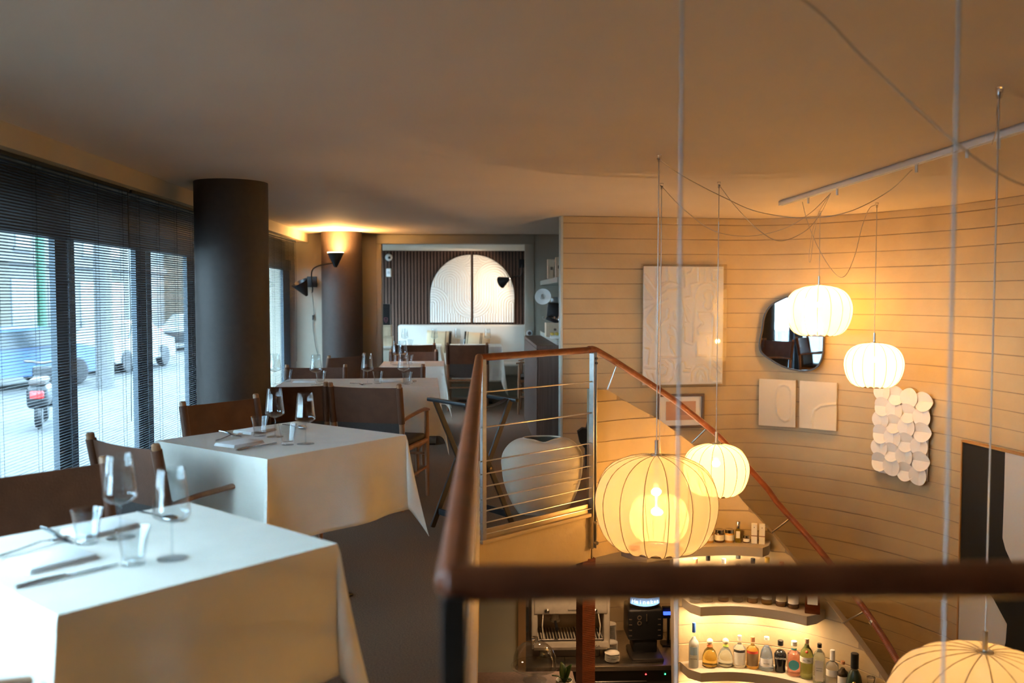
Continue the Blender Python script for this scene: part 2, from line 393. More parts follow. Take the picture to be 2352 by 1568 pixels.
# niche wall on the right with the shelves
NX = 1.12
struct(MB().box(NX, NX + .1, 8.20, YF, 0, H).obj('wall_niche', mat('niche_paint', (.33, .33, .28), .6, var=.03)), 'grey green back wall of the shelf niche')
e0 = OUT[0]
struct(MB().rbox(e0.x - .012, e0.x + .012, e0.y - .008, e0.y + .16, 0, H, .004).obj('trim_5', mat('corner_bead', (.52, .54, .48), .5)), 'pale corner bead at the end of the curved wall')
struct(MB().box(e0.x, NX + .1, e0.y + .14, e0.y + .22, 0, H).obj('wall_niche_end', MATS['niche_paint']), 'end wall of the shelf niche')
# --- back dining room
YB = 13.3
struct(MB().box(-2.6, 1.6, YB, YB + .1, 0, H).obj('wall_slats', M_slatback), 'dark walnut slatted rear wall of the back dining room')
wsl = bpy.data.objects['wall_slats']
x_a = at(872, 700, Y=YB).x; x_b = at(1225, 700, Y=YB).x; pitch = .0475; ns_ = int((x_b - x_a) / pitch)
zt = at(1050, 576, Y=YB).z
slm = MB().box(-.0155, .0155, -.022, 0, 0, zt).mesh('slat', M_slat, False)
for k in range(ns_): link('slat', slm, wsl, (x_a + k * pitch, YB, 0))
struct(MB().box(1.3, 1.4, YF + .1, YB, 0, H).obj('wall_back_room_right', M_frame), 'right wall of the back dining room')
wb = MB(); wb.box(-2.4, -2.3, YF + .1, YF + .5, 0, H).box(-2.4, -2.3, 12.6, YB, 0, H).box(-2.4, -2.3, YF + .1, YB, 1.95, H).box(-2.4, -2.3, YF + .1, YB, 0, .35)
struct(wb.obj('wall_back_room_left', M_frame), 'left wall of the back dining room around its own window')
struct(MB().box(x_a - .3, 1.3, YF + .13, YB - .001, zt, H - .001).obj('ceiling_back_room', mat('back_soffit_white', (.72, .69, .63), .7)), 'pale lowered ceiling of the back dining room')
# --- columns
def column(px, d, label):
    c = at(px, 680, d=d)
    b = MB(); b.lathe([(.222, 0), (.222, H)], 48); o = b.obj('column', M_column, None, (c.x, c.y, 0)); o['kind'] = 'structure'; o['label'] = label; return o
column(534.5, 5.70, 'large round dark brown column beside the street window')
column(786, 10.08, 'round dark brown column under the lit wall lamp')

# ================================================================== THE STREET OUTSIDE
SZ = -.75
M_street = mat('pale_street_paving', (.027, .027, .027), .8, var=.25, vscale=1.5)
struct(MB().box(-60, -2.42, -20, 110, SZ - .1, SZ).obj('ground_street', M_street), 'bright pale street and pavement outside the windows')
M_fac = mat('pale_facade', (.070, .062, .048), .8, var=.08, vscale=.5); M_fac2 = mat('white_facade', (.085, .085, .085), .8, var=.05, vscale=.5)
M_fwin = mat('facade_window_glass', (.010, .016, .022), .2); M_green = mat('green_pole', (.02, .07, .04), .5)
def building(x, y0, y1, m, label, wy):
    b = thing('building', label, 'building', (x, (y0 + y1) / 2, SZ))
    L = (y1 - y0) / 2
    MB().box(-6, 0, -L, L, 0, 6.2).obj('wall', m, b, smooth=False)
    MB().box(0, .15, -L, L, 3.4, 3.65).obj('cornice', M_fac2, b, smooth=False)
    wm = MB().rbox(-.05, .03, -.6, .6, 0, 1.8, .02, 1).mesh('window', M_fwin, False); fm = MB().box(.0, .06, -.75, .75, -.12, 0).mesh('window_sill', M_fac2, False)
    dm = MB().rbox(-.05, .03, -1.0, 1.0, 0, 2.6, .02, 1).mesh('shop_window', M_fwin, False)
    y = -L + 1.6
    while y < L - 1.2:
        link('shop_window', dm, b, (0, y, .25))
        for z in (4.0,): w = link('window', wm, b, (0, y, z)); link('window_sill', fm, w)
        y += wy
building(-17, 8, 34, M_fac, 'cream facade across the street seen through the nearest window', 3.4)
building(-17.5, 34.5, 52, M_fac2, 'white facade across the street seen through the middle windows', 3.0)
building(-16.5, 52.5, 95, M_fac, 'far cream facade across the street with shop windows', 3.6)
tag(MB().tube([(0, 0, 0), (0, 0, 6)], .13, 10).obj('street_pole', M_green, None, (*cw(-13.1, 25.5).to_2d(), SZ)), 'green post standing on the pavement across the street', 'post')
tag(MB().tube([(0, 0, 0), (0, 0, 6)], .2, 10).obj('street_pole', M_fac2, None, (*cw(-9.6, 21.5).to_2d(), SZ)), 'white post standing outside the middle window', 'post')
def car(loc, rz, m, label):
    c = thing('parked_car', label, 'car', loc, rz, None)
    prof = [(-2.0, .35), (-2.02, .75), (-1.85, .88), (-1.2, .95), (-.65, 1.38), (.6, 1.42), (1.35, 1.0), (1.95, .85), (2.05, .45), (1.95, .3), (-1.9, .3)]
    b = MB(); n = len(prof)
    v = [(x, -.82 if z < 1 else -.66, z) for x, z in prof] + [(x, .82 if z < 1 else .66, z) for x, z in prof]
    b.add(v, [tuple(range(n)), tuple(range(2 * n - 1, n - 1, -1))] + [(i, n + i, n + (i + 1) % n, (i + 1) % n) for i in range(n)]); b.obj('body', m, c, angle=25)
    g = [(-1.12, .96), (-.62, 1.33), (.55, 1.36), (1.2, 1.0)]
    for s in (-1, 1):
        q = MB(); q.add([(x, s * (.84 - (.14 if z > 1.1 else 0)), z) for x, z in g] + [(x, s * (.80 - (.14 if z > 1.1 else 0)), z) for x, z in g], [(0, 1, 2, 3), (7, 6, 5, 4), (0, 4, 5, 1), (1, 5, 6, 2), (2, 6, 7, 3), (3, 7, 4, 0)]); q.obj('side_window', M_fwin, c)
        for x in (-1.25, 1.25):
            MB().lathe([(.1, -.1), (.3, -.1), (.33, -.07), (.33, .07), (.3, .1), (.1, .1)], 18, Matrix.Translation((x, s * .74, .33)) @ Matrix.Rotation(PI / 2, 4, 'X')).obj('wheel', M_black, c)
        MB().rbox(1.93, 2.07, s * .62 - .14, s * .62 + .14, .66, .8, .02, 1).obj('headlight', M_white, c)
        MB().rbox(-2.06, -1.96, s * .62 - .14, s * .62 + .14, .66, .84, .02, 1).obj('tail_light', mat('red_lens', (.6, .03, .03), .3), c)
    return c
car((*cw(-11.9, 21.5).to_2d(), SZ), rad(62), mat('blue_car_paint', (.008, .045, .13), .3), 'blue car parked across the street outside the nearest window')
car((*cw(-11.6, 27).to_2d(), SZ), rad(85), mat('grey_car_paint', (.04, .045, .05), .3), 'grey car parked across the street outside the middle window')
car((*cw(-13.2, 38).to_2d(), SZ), rad(85), mat('dark_car_paint', (.02, .025, .03), .3), 'dark car parked far down the street')
sc_ = thing('motor_scooter', 'dark motor scooter with red tail light parked near the window', 'scooter', (*cw(-7.85, 15.2).to_2d(), SZ), rad(20))
for x in (-.55, .55): MB().lathe([(.08, -.05), (.2, -.05), (.24, 0), (.2, .05), (.08, .05)], 18, Matrix.Translation((0, x, .24)) @ Matrix.Rotation(PI / 2, 4, 'Y')).obj('wheel', M_black, sc_)
MB().rbox(-.16, .16, -.75, .1, .35, .72, .08, 3).obj('body', M_black, sc_); MB().rbox(-.13, .13, -.7, .05, .72, .82, .04, 3).obj('seat', M_seatdark, sc_)
MB().rbox(-.18, .18, .42, .55, .25, .95, .05, 3).obj('front_shield', M_black, sc_); MB().tube([(-.3, .42, 1.05), (0, .5, 1.0), (.3, .42, 1.05)], .02, 8).obj('handlebar', M_dsteel, sc_)
MB().rbox(-.1, .1, -.8, -.74, .52, .64, .02, 2).obj('tail_light', MATS['red_lens'], sc_)

# ================================================================== VENETIAN BLINDS
def blind(y0, y1, label):
    b = thing('venetian_blind', label, 'window blind', (-1.955, (y0 + y1) / 2, 0), 0, 'dark venetian blinds along the street side')
    L = (y1 - y0) / 2 - .006; top = 1.985
    MB().rbox(-.014, .014, -L, L, top - .005, top + .014, .003, 1).obj('head_rail', M_blind, b)
    s = MB(); s.add([(-.008, -L, -.0012), (-.008, L, -.0012), (0, L, .0006), (0, -L, .0006), (.008, L, -.0012), (.008, -L, -.0012), (-.008, -L, -.0018), (-.008, L, -.0018), (0, L, 0), (0, -L, 0), (.008, L, -.0018), (.008, -L, -.0018)],
        [(0, 1, 2, 3), (3, 2, 4, 5), (6, 9, 8, 7), (9, 11, 10, 8), (0, 6, 7, 1), (5, 4, 10, 11)])
    sm = s.mesh('slat', M_blind); z = .10; 
    while z < top - .012: link('slat', sm, b, (0, 0, z), (0, rad(-15), 0)); z += .0135
    MB().rbox(-.009, .009, -L, L, .075, .09, .003, 1).obj('bottom_rail', M_blind, b)
    y = -L + .12
    while y < L:
        for dx in (-.0085, .0085): MB().tube([(dx, y, .085), (dx, y, top)], .0009, 4).obj('ladder_cord', M_blind, b)
        y += .33
    MB().tube([(.02, L - .05, top), (.022, L - .045, 1.3), (.02, L - .06, .7)], .0018, 5).obj('pull_cord', M_blind, b)
blind(2.7, 5.24, 'long dark blind in front of the nearest street windows')
blind(5.26, 7.1, 'dark blind running behind the large round column')
blind(7.12, 9.95, 'dark blind at the far window left of the lit wall lamp')

# ================================================================== RAILING ROUND THE STAIR WELL
RT = 1.076; RR = .0225
def wrapped(path, r, pitch=.011, seg=14):
    """leather strip wound round a rail: each turn a low ridge"""
    path = [Vector(p) for p in path]; out = [path[0]]; rs = [r]; ph = 0
    pts = []; 
    for a, b in zip(path, path[1:]):
        L = (b - a).length; n = max(2, int(L / (pitch / 3)))
        for k in range(n): pts.append(a.lerp(b, k / n))
    pts.append(path[-1]); m = MB()
    rs = [r * (1 + (.0, .035, -.03)[i % 3]) for i in range(len(pts))]
    rs[0] = rs[-1] = r * .8
    return m.tube(pts, rs, seg)
rl = thing('stair_well_railing', 'steel cable railing with brown leather wrapped handrail round the stair well', 'railing', (0, 0, 0))
Zr = RT - RR
fr_end = cw(.80, 1.12)
wrapped([Vector((N_.x, N_.y, Zr)), Vector((F_.x, F_.y, Zr))], RR).obj('handrail', M_raillth, rl, angle=80)
wrapped([Vector((N_.x - .01, N_.y, Zr)), Vector((*cw(3.4, 1.17).to_2d(), Zr))], RR).obj('handrail', M_raillth, rl, angle=80)
ext = (P_ - F_).normalized()
wrapped([Vector((F_.x, F_.y, Zr)), Vector((*(P_ + ext * .03).to_2d(), Zr + .004))], RR * .92).obj('handrail', M_raillth, rl, angle=80)
def post(p, name='post', w=.02, th=.006, zb=-.22, dirv=ext, two=True, m=M_steel):
    b = MB(); n = Vector((dirv.y, -dirv.x, 0))
    for s in ((-1, 1) if two else (0,)):
        o = p + dirv * (s * .014)
        b.rbox(-th / 2 - (0 if two else .012), th / 2 + (0 if two else .012), -w, w, zb, Zr - .01, .0015, 1, frame((o.x, o.y, 0), dirv, Vector((-dirv.y, dirv.x, 0))))
    return b.obj(name, m, rl)
wn = Vector((ext.y, -ext.x, 0))
post(P_ + wn * .02); post(F_ + wn * .012 + ext * .02, w=.012, zb=0, two=False)
post(N_, w=.03, zb=0, two=False, dirv=Vector((1, 0, 0)), m=M_dsteel)
for p, z in ((P_ + wn * .028, 1.0), (P_ + wn * .028, .95)): pass
for k, z in enumerate((1.005, .975)): MB().lathe([(.0, -.006), (.008, -.006), (.008, .006), (0, .006)], 10, aim((P_ + wn * .045 + Vector((0, 0, z))), wn)).obj('bolt', M_dsteel, rl)
for z in (-.05, -.18): MB().lathe([(.0, -.012), (.012, -.012), (.012, .012), (0, .012)], 10, aim((P_ + wn * .05 + Vector((0, 0, z))), wn)).obj('bolt', M_steel, rl)
for z in (.857, .657, .463, .39, .317, .244, .176, .108, .04):
    a = F_ + wn * .012; b_ = P_ + wn * .02
    MB().tube([(a.x, a.y, z), (b_.x, b_.y, z)], .0042, 8).obj('cable', M_steel, rl)
    MB().tube([(N_.x, N_.y, z), (F_.x, F_.y, z)], .0042, 8).obj('cable', M_steel, rl)
a = F_ + wn * .004; b_ = P_ + wn * .004
mk = frame((0, 0, 0), ext, -wn)
L = (P_ - F_).length
MB().rbox(.0, L - .03, -.008, .0, -.0, .07, .002, 1, frame((F_.x, F_.y, 0), ext, Vector((-ext.y, ext.x, 0)))).obj('kerb_plate', mat('brass_toned_steel', (.62, .50, .34), .3, 1.0, var=.1), rl)
MB().rbox(.0, L - .02, -.03, -.002, -.012, .012, .005, 2, frame((F_.x, F_.y, 0), ext, Vector((-ext.y, ext.x, 0)))).obj('edge_trim', M_wall, rl)
# leather wrapped column under the slab corner
lc = at(1345, 1450, d=5.86)
cb = MB(); a45 = Matrix.Translation((lc.x, lc.y, 0)) @ Matrix.Rotation(rad(20), 4, 'Z'); z = LOW
cb = MB(); prof = []
while z < SLAB: prof += [(.064, z), (.066, z + .004), (.064, z + .0115)]; z += .012
sq = MB(); v = []; f = []
for i, (r, zz) in enumerate(prof):
    for k in range(4): t = PI / 4 + k * PI / 2; v.append((r * math.cos(t), r * math.sin(t), zz))
for i in range(len(prof) - 1):
    for k in range(4): f.append((i * 4 + k, i * 4 + (k + 1) % 4, i * 4 + 4 + (k + 1) % 4, i * 4 + 4 + k))
sq.add(v, f, a45); o = sq.obj('column_leather', M_raillth, smooth=False); struct(o, 'square leather wrapped column under the slab corner')

# handrail that follows the stair wall
hp = [(1366, 803), (1376, 808), (1471, 867), (1553, 922), (1622, 977), (1658, 1009), (1754, 1112), (1788, 1157), (1840, 1214), (1902, 1287), (1978, 1388), (2023, 1454), (2060, 1515), (2110, 1600)]
hh = [on_inn(px, py, .0)[0] for px, py in hp]
hh[0] = Vector((P_.x - .02, P_.y - .02, Zr + .01))
sh = thing('stair_handrail', 'brown leather wrapped handrail descending along the curved stair wall', 'handrail', (0, 0, 0))
wrapped(spline(hh, 6), RR * .92).obj('rail', M_raillth, sh, angle=80)
for a, b in (((1415, 842), (1401, 896)), ((1620, 986), (1593, 1020)), ((1815, 1190), (1776, 1228)), ((1985, 1404), (1942, 1434))):
    p = on_inn(*a)[0]; q = on_inn(*b)[0]; q -= norm2(INN, 10) * .03
    MB().tube([p, q], .006, 8).obj('bracket_rod', M_steel, sh)
p = on_inn(2002, 1425)[0]; q = on_inn(2006, 1430)[0]
MB().tube([p, q], RR * 1.0, 12).obj('joint_ring', M_steel, sh)

# ================================================================== CHAIRS
def make_chair():
    c = thing('dining_chair', 'x', 'chair', (0, 0, 0), 0, 'leather and wood armchairs in the dining room')
    w = .238
    rear = [(-.25, 0), (-.24, .2), (-.235, .42), (-.25, .58), (-.275, .72), (-.295, .832), (-.2955, .838)]
    for s in (-1, 1):
        MB().tube([(s * w, y, z) for y, z in rear], [.013, .016, .019, .018, .017, .017, .012], 12).obj('leg', M_wood, c)
        MB().tube([(s * w, .25, 0), (s * w, .245, .2), (s * w, .24, .42), (s * w, .235, .60)], [.012, .015, .018, .016], 12).obj('leg', M_wood, c)
        MB().tube([(s * w, -.262, .585), (s * (w + .004), -.12, .605), (s * (w + .006), .06, .618), (s * (w + .004), .2, .618), (s * w, .275, .606)], [.013, .017, .019, .02, .014], 12, flat=.62).obj('armrest', M_wood, c)
        MB().tube([(s * w, -.235, .395), (s * w, .24, .395)], .014, 8, flat=1.3).obj('side_rail', M_wood, c)
        MB().tube([(s * w, -.242, .19), (s * w, .246, .21)], .010, 8).obj('stretcher', M_wood, c)
    for y, z, r in ((-.236, .375, .015), (.24, .395, .015), (-.238, .285, .009), (.244, .30, .009)):
        MB().tube([(-w, y, z), (w, y, z)], r, 8).obj('rail', M_wood, c)
    def sling(z0, z1, bow, t, th, ww=w):
        m = MB(); v = []; f = []; nu, nz = 17, 6
        for side in (0, 1):
            for j in range(nz):
                z = z0 + (z1 - z0) * j / (nz - 1)
                y0 = np.interp(z, [q[1] for q in rear], [q[0] for q in rear])
                for i in range(nu):
                    u = -1 + 2 * i / (nu - 1)
                    v.append((u * ww, y0 - bow * (1 - u * u) * (.6 + .4 * (z - z0) / (z1 - z0)) + t + (th if side else 0), z - (.004 * (1 - u * u) if j == nz - 1 else 0)))
        k = nu * nz
        for j in range(nz - 1):
            for i in range(nu - 1):
                a = j * nu + i; f.append((a, a + 1, a + nu + 1, a + nu)); f.append((k + a, k + a + nu, k + a + nu + 1, k + a + 1))
        for i in range(nu - 1):
            f.append((i, k + i, k + i + 1, i + 1)); a = (nz - 1) * nu + i; f.append((a, a + 1, k + a + 1, k + a))
        for j in range(nz - 1):
            a = j * nu; f.append((a, a + nu, k + a + nu, k + a)); a += nu - 1; f.append((a, k + a, k + a + nu, a + nu))
        return m.add(v, f)
    b = sling(.575, .812, .018, .0, .007)
    for s in (-1, 1):
        zz = [.575, .65, .73, .812]
        b.tube([(s * w, float(np.interp(z, [q[1] for q in rear], [q[0] for q in rear])), z) for z in zz], .0215, 12)
    b.obj('backrest', M_leather, c, angle=50)
    sling(.405, .60, .02, .012, .03, w - .022).obj('back_cushion', M_seatdark, c, angle=50)
    MB().rbox(-w + .01, w - .01, -.23, .245, .405, .445, .016, 3).obj('seat', M_seatdark, c)
    return c
chair0 = make_chair(); _first = [True]
def put_chair(p, ang, label):
    rz = ang
    if _first[0]:
        _first[0] = False; chair0.location = (p[0], p[1], 0); chair0.rotation_euler = (0, 0, rz); chair0['label'] = label; return chair0
    return copy_tree(chair0, None, (p[0], p[1], 0), rz, label)
def face(dv): return math.atan2(dv[1], dv[0]) - PI / 2      # rotation that turns local +Y to dv

# ================================================================== TABLES AND CLOTHS
TZ = .75
def cloth_mesh(sx, sy, o, seed, flare=.10):
    rnd = random.Random(seed); ph = [rnd.uniform(0, 6.3) for _ in range(6)]
    nx, ny = 56, 56; v = []; f = []
    Lx, Ly = sx + 2 * o, sy + 2 * o
    def spaced(L, s, n):
        e = np.linspace(-L / 2, -s / 2, n // 3, endpoint=False); m = np.linspace(-s / 2, s / 2, n - 2 * (n // 3)); return np.concatenate([e, m, -e[::-1]])
    us = spaced(Lx, sx, nx); vsx = spaced(Ly, sy, ny)
    for b in vsx:
        for a in us:
            ca = max(-sx / 2, min(sx / 2, a)); cb = max(-sy / 2, min(sy / 2, b)); oa, ob = a - ca, b - cb; r = math.hypot(oa, ob)
            if r < 1e-6: v.append((a, b, .0)); continue
            da, db = oa / r, ob / r; t = r / o
            s = (ca if abs(ob) > abs(oa) else cb)
            corner = min(abs(oa), abs(ob)) / max(abs(oa), abs(ob))
            fold = .019 * math.sin(9 * s + ph[0]) + .010 * math.sin(19 * s + ph[1]) + .020 * math.sin(5 * s + ph[2]) + .014 * math.exp(-((s - .04) / .016) ** 2)
            out = .004 + flare * .35 * t * r + max(fold, -.010) * min(t, 1) * (1 - corner) + corner * flare * t * .55
            tw = corner * (1 - corner) * 4 * .02 * t * math.sin(6 * r + ph[3])
            v.append((ca + da * out - db * tw, cb + db * out + da * tw, -math.sqrt(max(r * r - min(out, r * .7) ** 2, 0)) - .0))
    for j in range(ny - 1):
        for i in range(nx - 1):
            q = j * nx + i
            if us[i] * vsx[j] > 0: f += [(q, q + 1, q + nx + 1), (q, q + nx + 1, q + nx)]
            else: f += [(q, q + 1, q + nx), (q + 1, q + nx + 1, q + nx)]
    m = MB(); m.add(v, f); me = m.mesh('tablecloth', M_cloth, True, 60); return me
def table(c, rz, sx, sy, lab, clab, o=.35, seed=1, drop=True):
    t = thing('restaurant_table', lab, 'table', (c.x, c.y, 0), rz, 'square restaurant tables under cloths')
    MB().rbox(-sx / 2 + .004, sx / 2 - .004, -sy / 2 + .004, sy / 2 - .004, TZ - .032, TZ - .003, .004, 2).obj('tabletop', M_walnut, t)
    MB().tube([(0, 0, .02), (0, 0, TZ - .03)], .032, 12).obj('pedestal', M_black, t)
    MB().rbox(-.22, .22, -.22, .22, 0, .016, .006, 2).obj('base_plate', M_black, t)
    cl = link('tablecloth', cloth_mesh(sx, sy, o, seed), None, (c.x, c.y, TZ + .001), (0, 0, rz))
    sol = cl.modifiers.new('thickness', 'SOLIDIFY'); sol.thickness = .0012; sol.offset = 1
    tag(cl, clab, 'tablecloth', 'cream tablecloths'); return t
# near table: corners measured on the cloth
A = at(118, 1425, z=TZ); B = at(748, 1250, z=TZ); C = at(440, 1150, z=TZ)
c1 = (A + C) / 2; e_ = (C - B).normalized(); d1 = ((B - A).normalized() + Vector((e_.y, -e_.x, 0))).normalized(); r1 = math.atan2(d1.y, d1.x)
n1 = Vector((-d1.y, d1.x, 0)); s1 = ((B - A).length, (C - B).length)
table(c1, r1, s1[0], s1[1], 'square table under the nearest cloth, at the left front corner', 'cream cloth on the nearest table, bright from the window', seed=3)
A2 = at(610, 1062, z=TZ); B2 = at(895, 1000, z=TZ); L2 = at(398, 1012, z=TZ)
c2 = (B2 + L2) / 2; e_ = (L2 - A2).normalized(); d2 = ((B2 - A2).normalized() + Vector((e_.y, -e_.x, 0))).normalized(); r2 = math.atan2(d2.y, d2.x); n2 = Vector((-d2.y, d2.x, 0))
table(c2, r2, (B2 - A2).length, (L2 - A2).length, 'square table under the second cloth, beside the large column', 'cream cloth with a long pointed corner on the second table from the viewer', seed=8)
# third (long) table
k1 = at(1000, 888, z=TZ); k2 = at(1004, 870, z=TZ); k0 = at(618, 893, z=TZ)
c3 = Vector(((k0.x + k1.x) / 2, (k1.y + k2.y) / 2, TZ)); r3 = rad(3)
table(c3, r3, (k1 - k0).length, .72, 'long table for four under the third cloth, behind two leather chairs', 'cream cloth on the long third table behind two leather chairs', seed=5)
k1 = at(1016, 842, z=TZ); k0 = at(868, 842, z=TZ); c4 = Vector(((k0.x + k1.x) / 2, k1.y + .36, TZ))
table(c4, rad(2), (k1 - k0).length, .7, 'small table under the fourth cloth, before the wide opening', 'cream cloth on the small fourth table before the wide opening', seed=9)
c5 = at(1092, 793, z=TZ); table(c5, 0, .68, .68, 'right table by the pale bench in the back room', 'cream cloth hanging at the right end of the back room bench', seed=12, o=.45)
c6 = at(958, 793, z=TZ); table(c6, 0, .62, .64, 'left table by the pale bench in the back room', 'cream cloth at the left end of the back room bench', seed=13, o=.28)

# chairs at the tables
put_chair(at(238, 1048, z=.835) - d1 * .238 - n1 * .295, face(-n1), 'brown leather chair on the window side of the nearest table')
put_chair(c1 - d1 * .66 + n1 * -.06, face(d1), 'chair at the left edge of the picture, only its wooden arm in view')
put_chair(at(357, 1020, z=.835) + n2 * .238 + d2 * .295, face(d2), 'leather chair with its lit back to the window, between the first two tables')
put_chair(at(587, 905, z=.835) - d2 * .238 - n2 * .295, face(-n2), 'brown leather chair between the second table and the large column')
pc = at(839, 882, z=.83); fv = Vector((math.sin(rad(16)), math.cos(rad(16)), 0)); put_chair(Vector((pc.x, pc.y, 0)) + fv * .28, face(fv), 'leather chair seen from behind, with its arm toward the folding stand')
pc = at(664, 880, z=.83); fv = Vector((math.sin(rad(-4)), math.cos(rad(-4)), 0)); put_chair(Vector((pc.x, pc.y, 0)) + fv * .28, face(fv), 'dark leather chair seen from behind, directly right of the large column')
pc = at(727, 839, z=.83); put_chair(Vector((pc.x, pc.y + .0, 0)) - Vector((0, .28, 0)), face((0.02, -1)), 'chair on the far side of the long third table, nearer the window')
pc = at(903, 838, z=.83); put_chair(Vector((pc.x, pc.y, 0)) - Vector((0, .28, 0)), face((-.03, -1)), 'chair on the far side of the long third table, nearer the opening')
pc = at(748, 814, z=.83); put_chair(Vector((pc.x - .02, pc.y + .12, 0)), face((-.8, .6)), 'chair turned to the window in front of the far round column')
pc = at(950, 804, z=.83); put_chair(Vector((pc.x, pc.y, 0)) - Vector((0, .28, 0)), face((0, -1)), 'dark leather chair at the far side of the fourth table')
pc = at(955, 786, z=.83); put_chair(Vector((pc.x, pc.y - .22, 0)) + Vector((0, .28, 0)), face((0, 1)), 'leather chair facing the back room bench on the left')
pc = at(1075, 786, z=.83); put_chair(Vector((pc.x, pc.y - .22, 0)) + Vector((0, .28, 0)), face((.03, 1)), 'leather chair facing the back room bench on the right, legs in view')
pc = at(1190, 797, z=.83); put_chair(Vector((pc.x + .30, 11.0, 0)), face((-1, .1)), 'chair seen sideways beside the walnut sideboard')

# ================================================================== TABLEWARE
TT = TZ + .0025
def make_wine():
    g = thing('wine_glass', 'x', 'wine glass', (0, 0, 0), 0, 'stemmed wine glasses on the tables')
    o = [(.0035, .088), (.012, .091), (.030, .098), (.0435, .108), (.0450, .113), (.0435, .125), (.0385, .17), (.0325, .2235), (.0320, .2245)]
    i = [(.0313, .2240), (.0372, .17), (.0422, .125), (.0436, .1135), (.0420, .1095), (.029, .1005), (.010, .0945), (0, .094)]
    MB().lathe([(0, .087)] + o + i, 28).obj('bowl', M_thin, g, angle=70)
    MB().lathe([(0, .004), (.0042, .004), (.0030, .012), (.0028, .05), (.0030, .085), (.0045, .0895), (0, .0905)], 14).obj('stem', M_thin, g, angle=70)
    MB().lathe([(0, 0), (.037, 0), (.0375, .001), (.036, .002), (.012, .0040), (.004, .006), (0, .006)], 28).obj('foot', M_thin, g, angle=70); return g
def make_tumbler():
    m = MB(); seg = 20; prof_o = [(.0, 0), (.0265, 0), (.0285, .002), (.0285, .008), (.0262, .013), (.028, .02), (.0325, .05), (.0385, .082), (.0405, .090)]
    prof_i = [(.0388, .0895), (.0368, .082), (.0305, .05), (.0255, .022), (.023, .015), (0, .0135)]
    pr = prof_o + prof_i; v = []; f = []
    for j, (r, z) in enumerate(pr):
        for k in range(seg):
            t = 2 * PI * k / seg; fr = 1.0
            if .02 <= z <= .075 and j < len(prof_o): fr = 1 - .035 * (k % 2)
            v.append((r * fr * math.cos(t), r * fr * math.sin(t), z))
    for j in range(len(pr) - 1):
        for k in range(seg): k2 = (k + 1) % seg; f.append((j * seg + k, j * seg + k2, (j + 1) * seg + k2, (j + 1) * seg + k))
    return m.add(v, f).mesh('tumbler', M_thin, True, 25)
wine0 = make_wine(); tum_me = make_tumbler(); _w = [True]
def wine(p, label, sc=1.0):
    if _w[0]: _w[0] = False; o = wine0; o.location = (p[0], p[1], TT); o['label'] = label
    else: o = copy_tree(wine0, None, (p[0], p[1], TT), random.uniform(0, 6), label)
    o.scale = (sc, sc, sc); return o
def tumbler(p, label): return tag(link('tumbler', tum_me, None, (p[0], p[1], TT), (0, 0, random.uniform(0, 3))), label, 'tumbler', 'water tumblers on the tables')
def W_(px, py, lab): wine(at(px, py, z=TT), lab)
def T_(px, py, lab): tumbler(at(px, py, z=TT), lab)
W_(396, 1282, 'wine glass on the nearest table, right one of the pair'); W_(277, 1234, 'wine glass on the nearest table, left one of the pair')
T_(201, 1247, 'tumbler on the nearest table, left one beside the fork'); T_(307, 1296, 'tumbler on the nearest table, right one of the pair')
W_(632, 1003, 'wine glass on the second table, left one of the pair'); W_(702, 1019, 'wine glass on the second table, right one of the pair')
T_(597, 1001, 'tumbler on the second table, left one of the pair'); T_(661, 1021, 'tumbler on the second table, right one of the pair')
W_(726, 884, 'wine glass on the long third table, left of the middle'); W_(844, 881, 'wine glass on the long third table, in front of the far column'); W_(927, 880, 'wine glass on the long third table, at its right end'); W_(632, 882, 'wine glass on the long third table, right against the large column')
T_(660, 876, 'tumbler on the long third table, leftmost by the window'); T_(737, 880, 'tumbler on the long third table, left of the middle'); T_(868, 880, 'tumbler on the long third table, right of the middle'); T_(935, 882, 'tumbler on the long third table, rightmost')
W_(911, 838, 'wine glass on the fourth table, left one of the pair'); W_(925, 836, 'wine glass on the fourth table, right one of the pair'); T_(903, 836, 'tumbler on the fourth table, left one of the pair'); T_(940, 836, 'tumbler on the fourth table, right one of the pair')
for px, lab in ((930, 'first from the left'), (998, 'second from the left'), (1051, 'second from the right'), (1120, 'first from the right')):
    W_(px, 794, 'wine glass on the back room tables, ' + lab)
T_(943, 795, 'tumbler on the left back room table'); T_(1062, 795, 'tumbler on the right back room table')

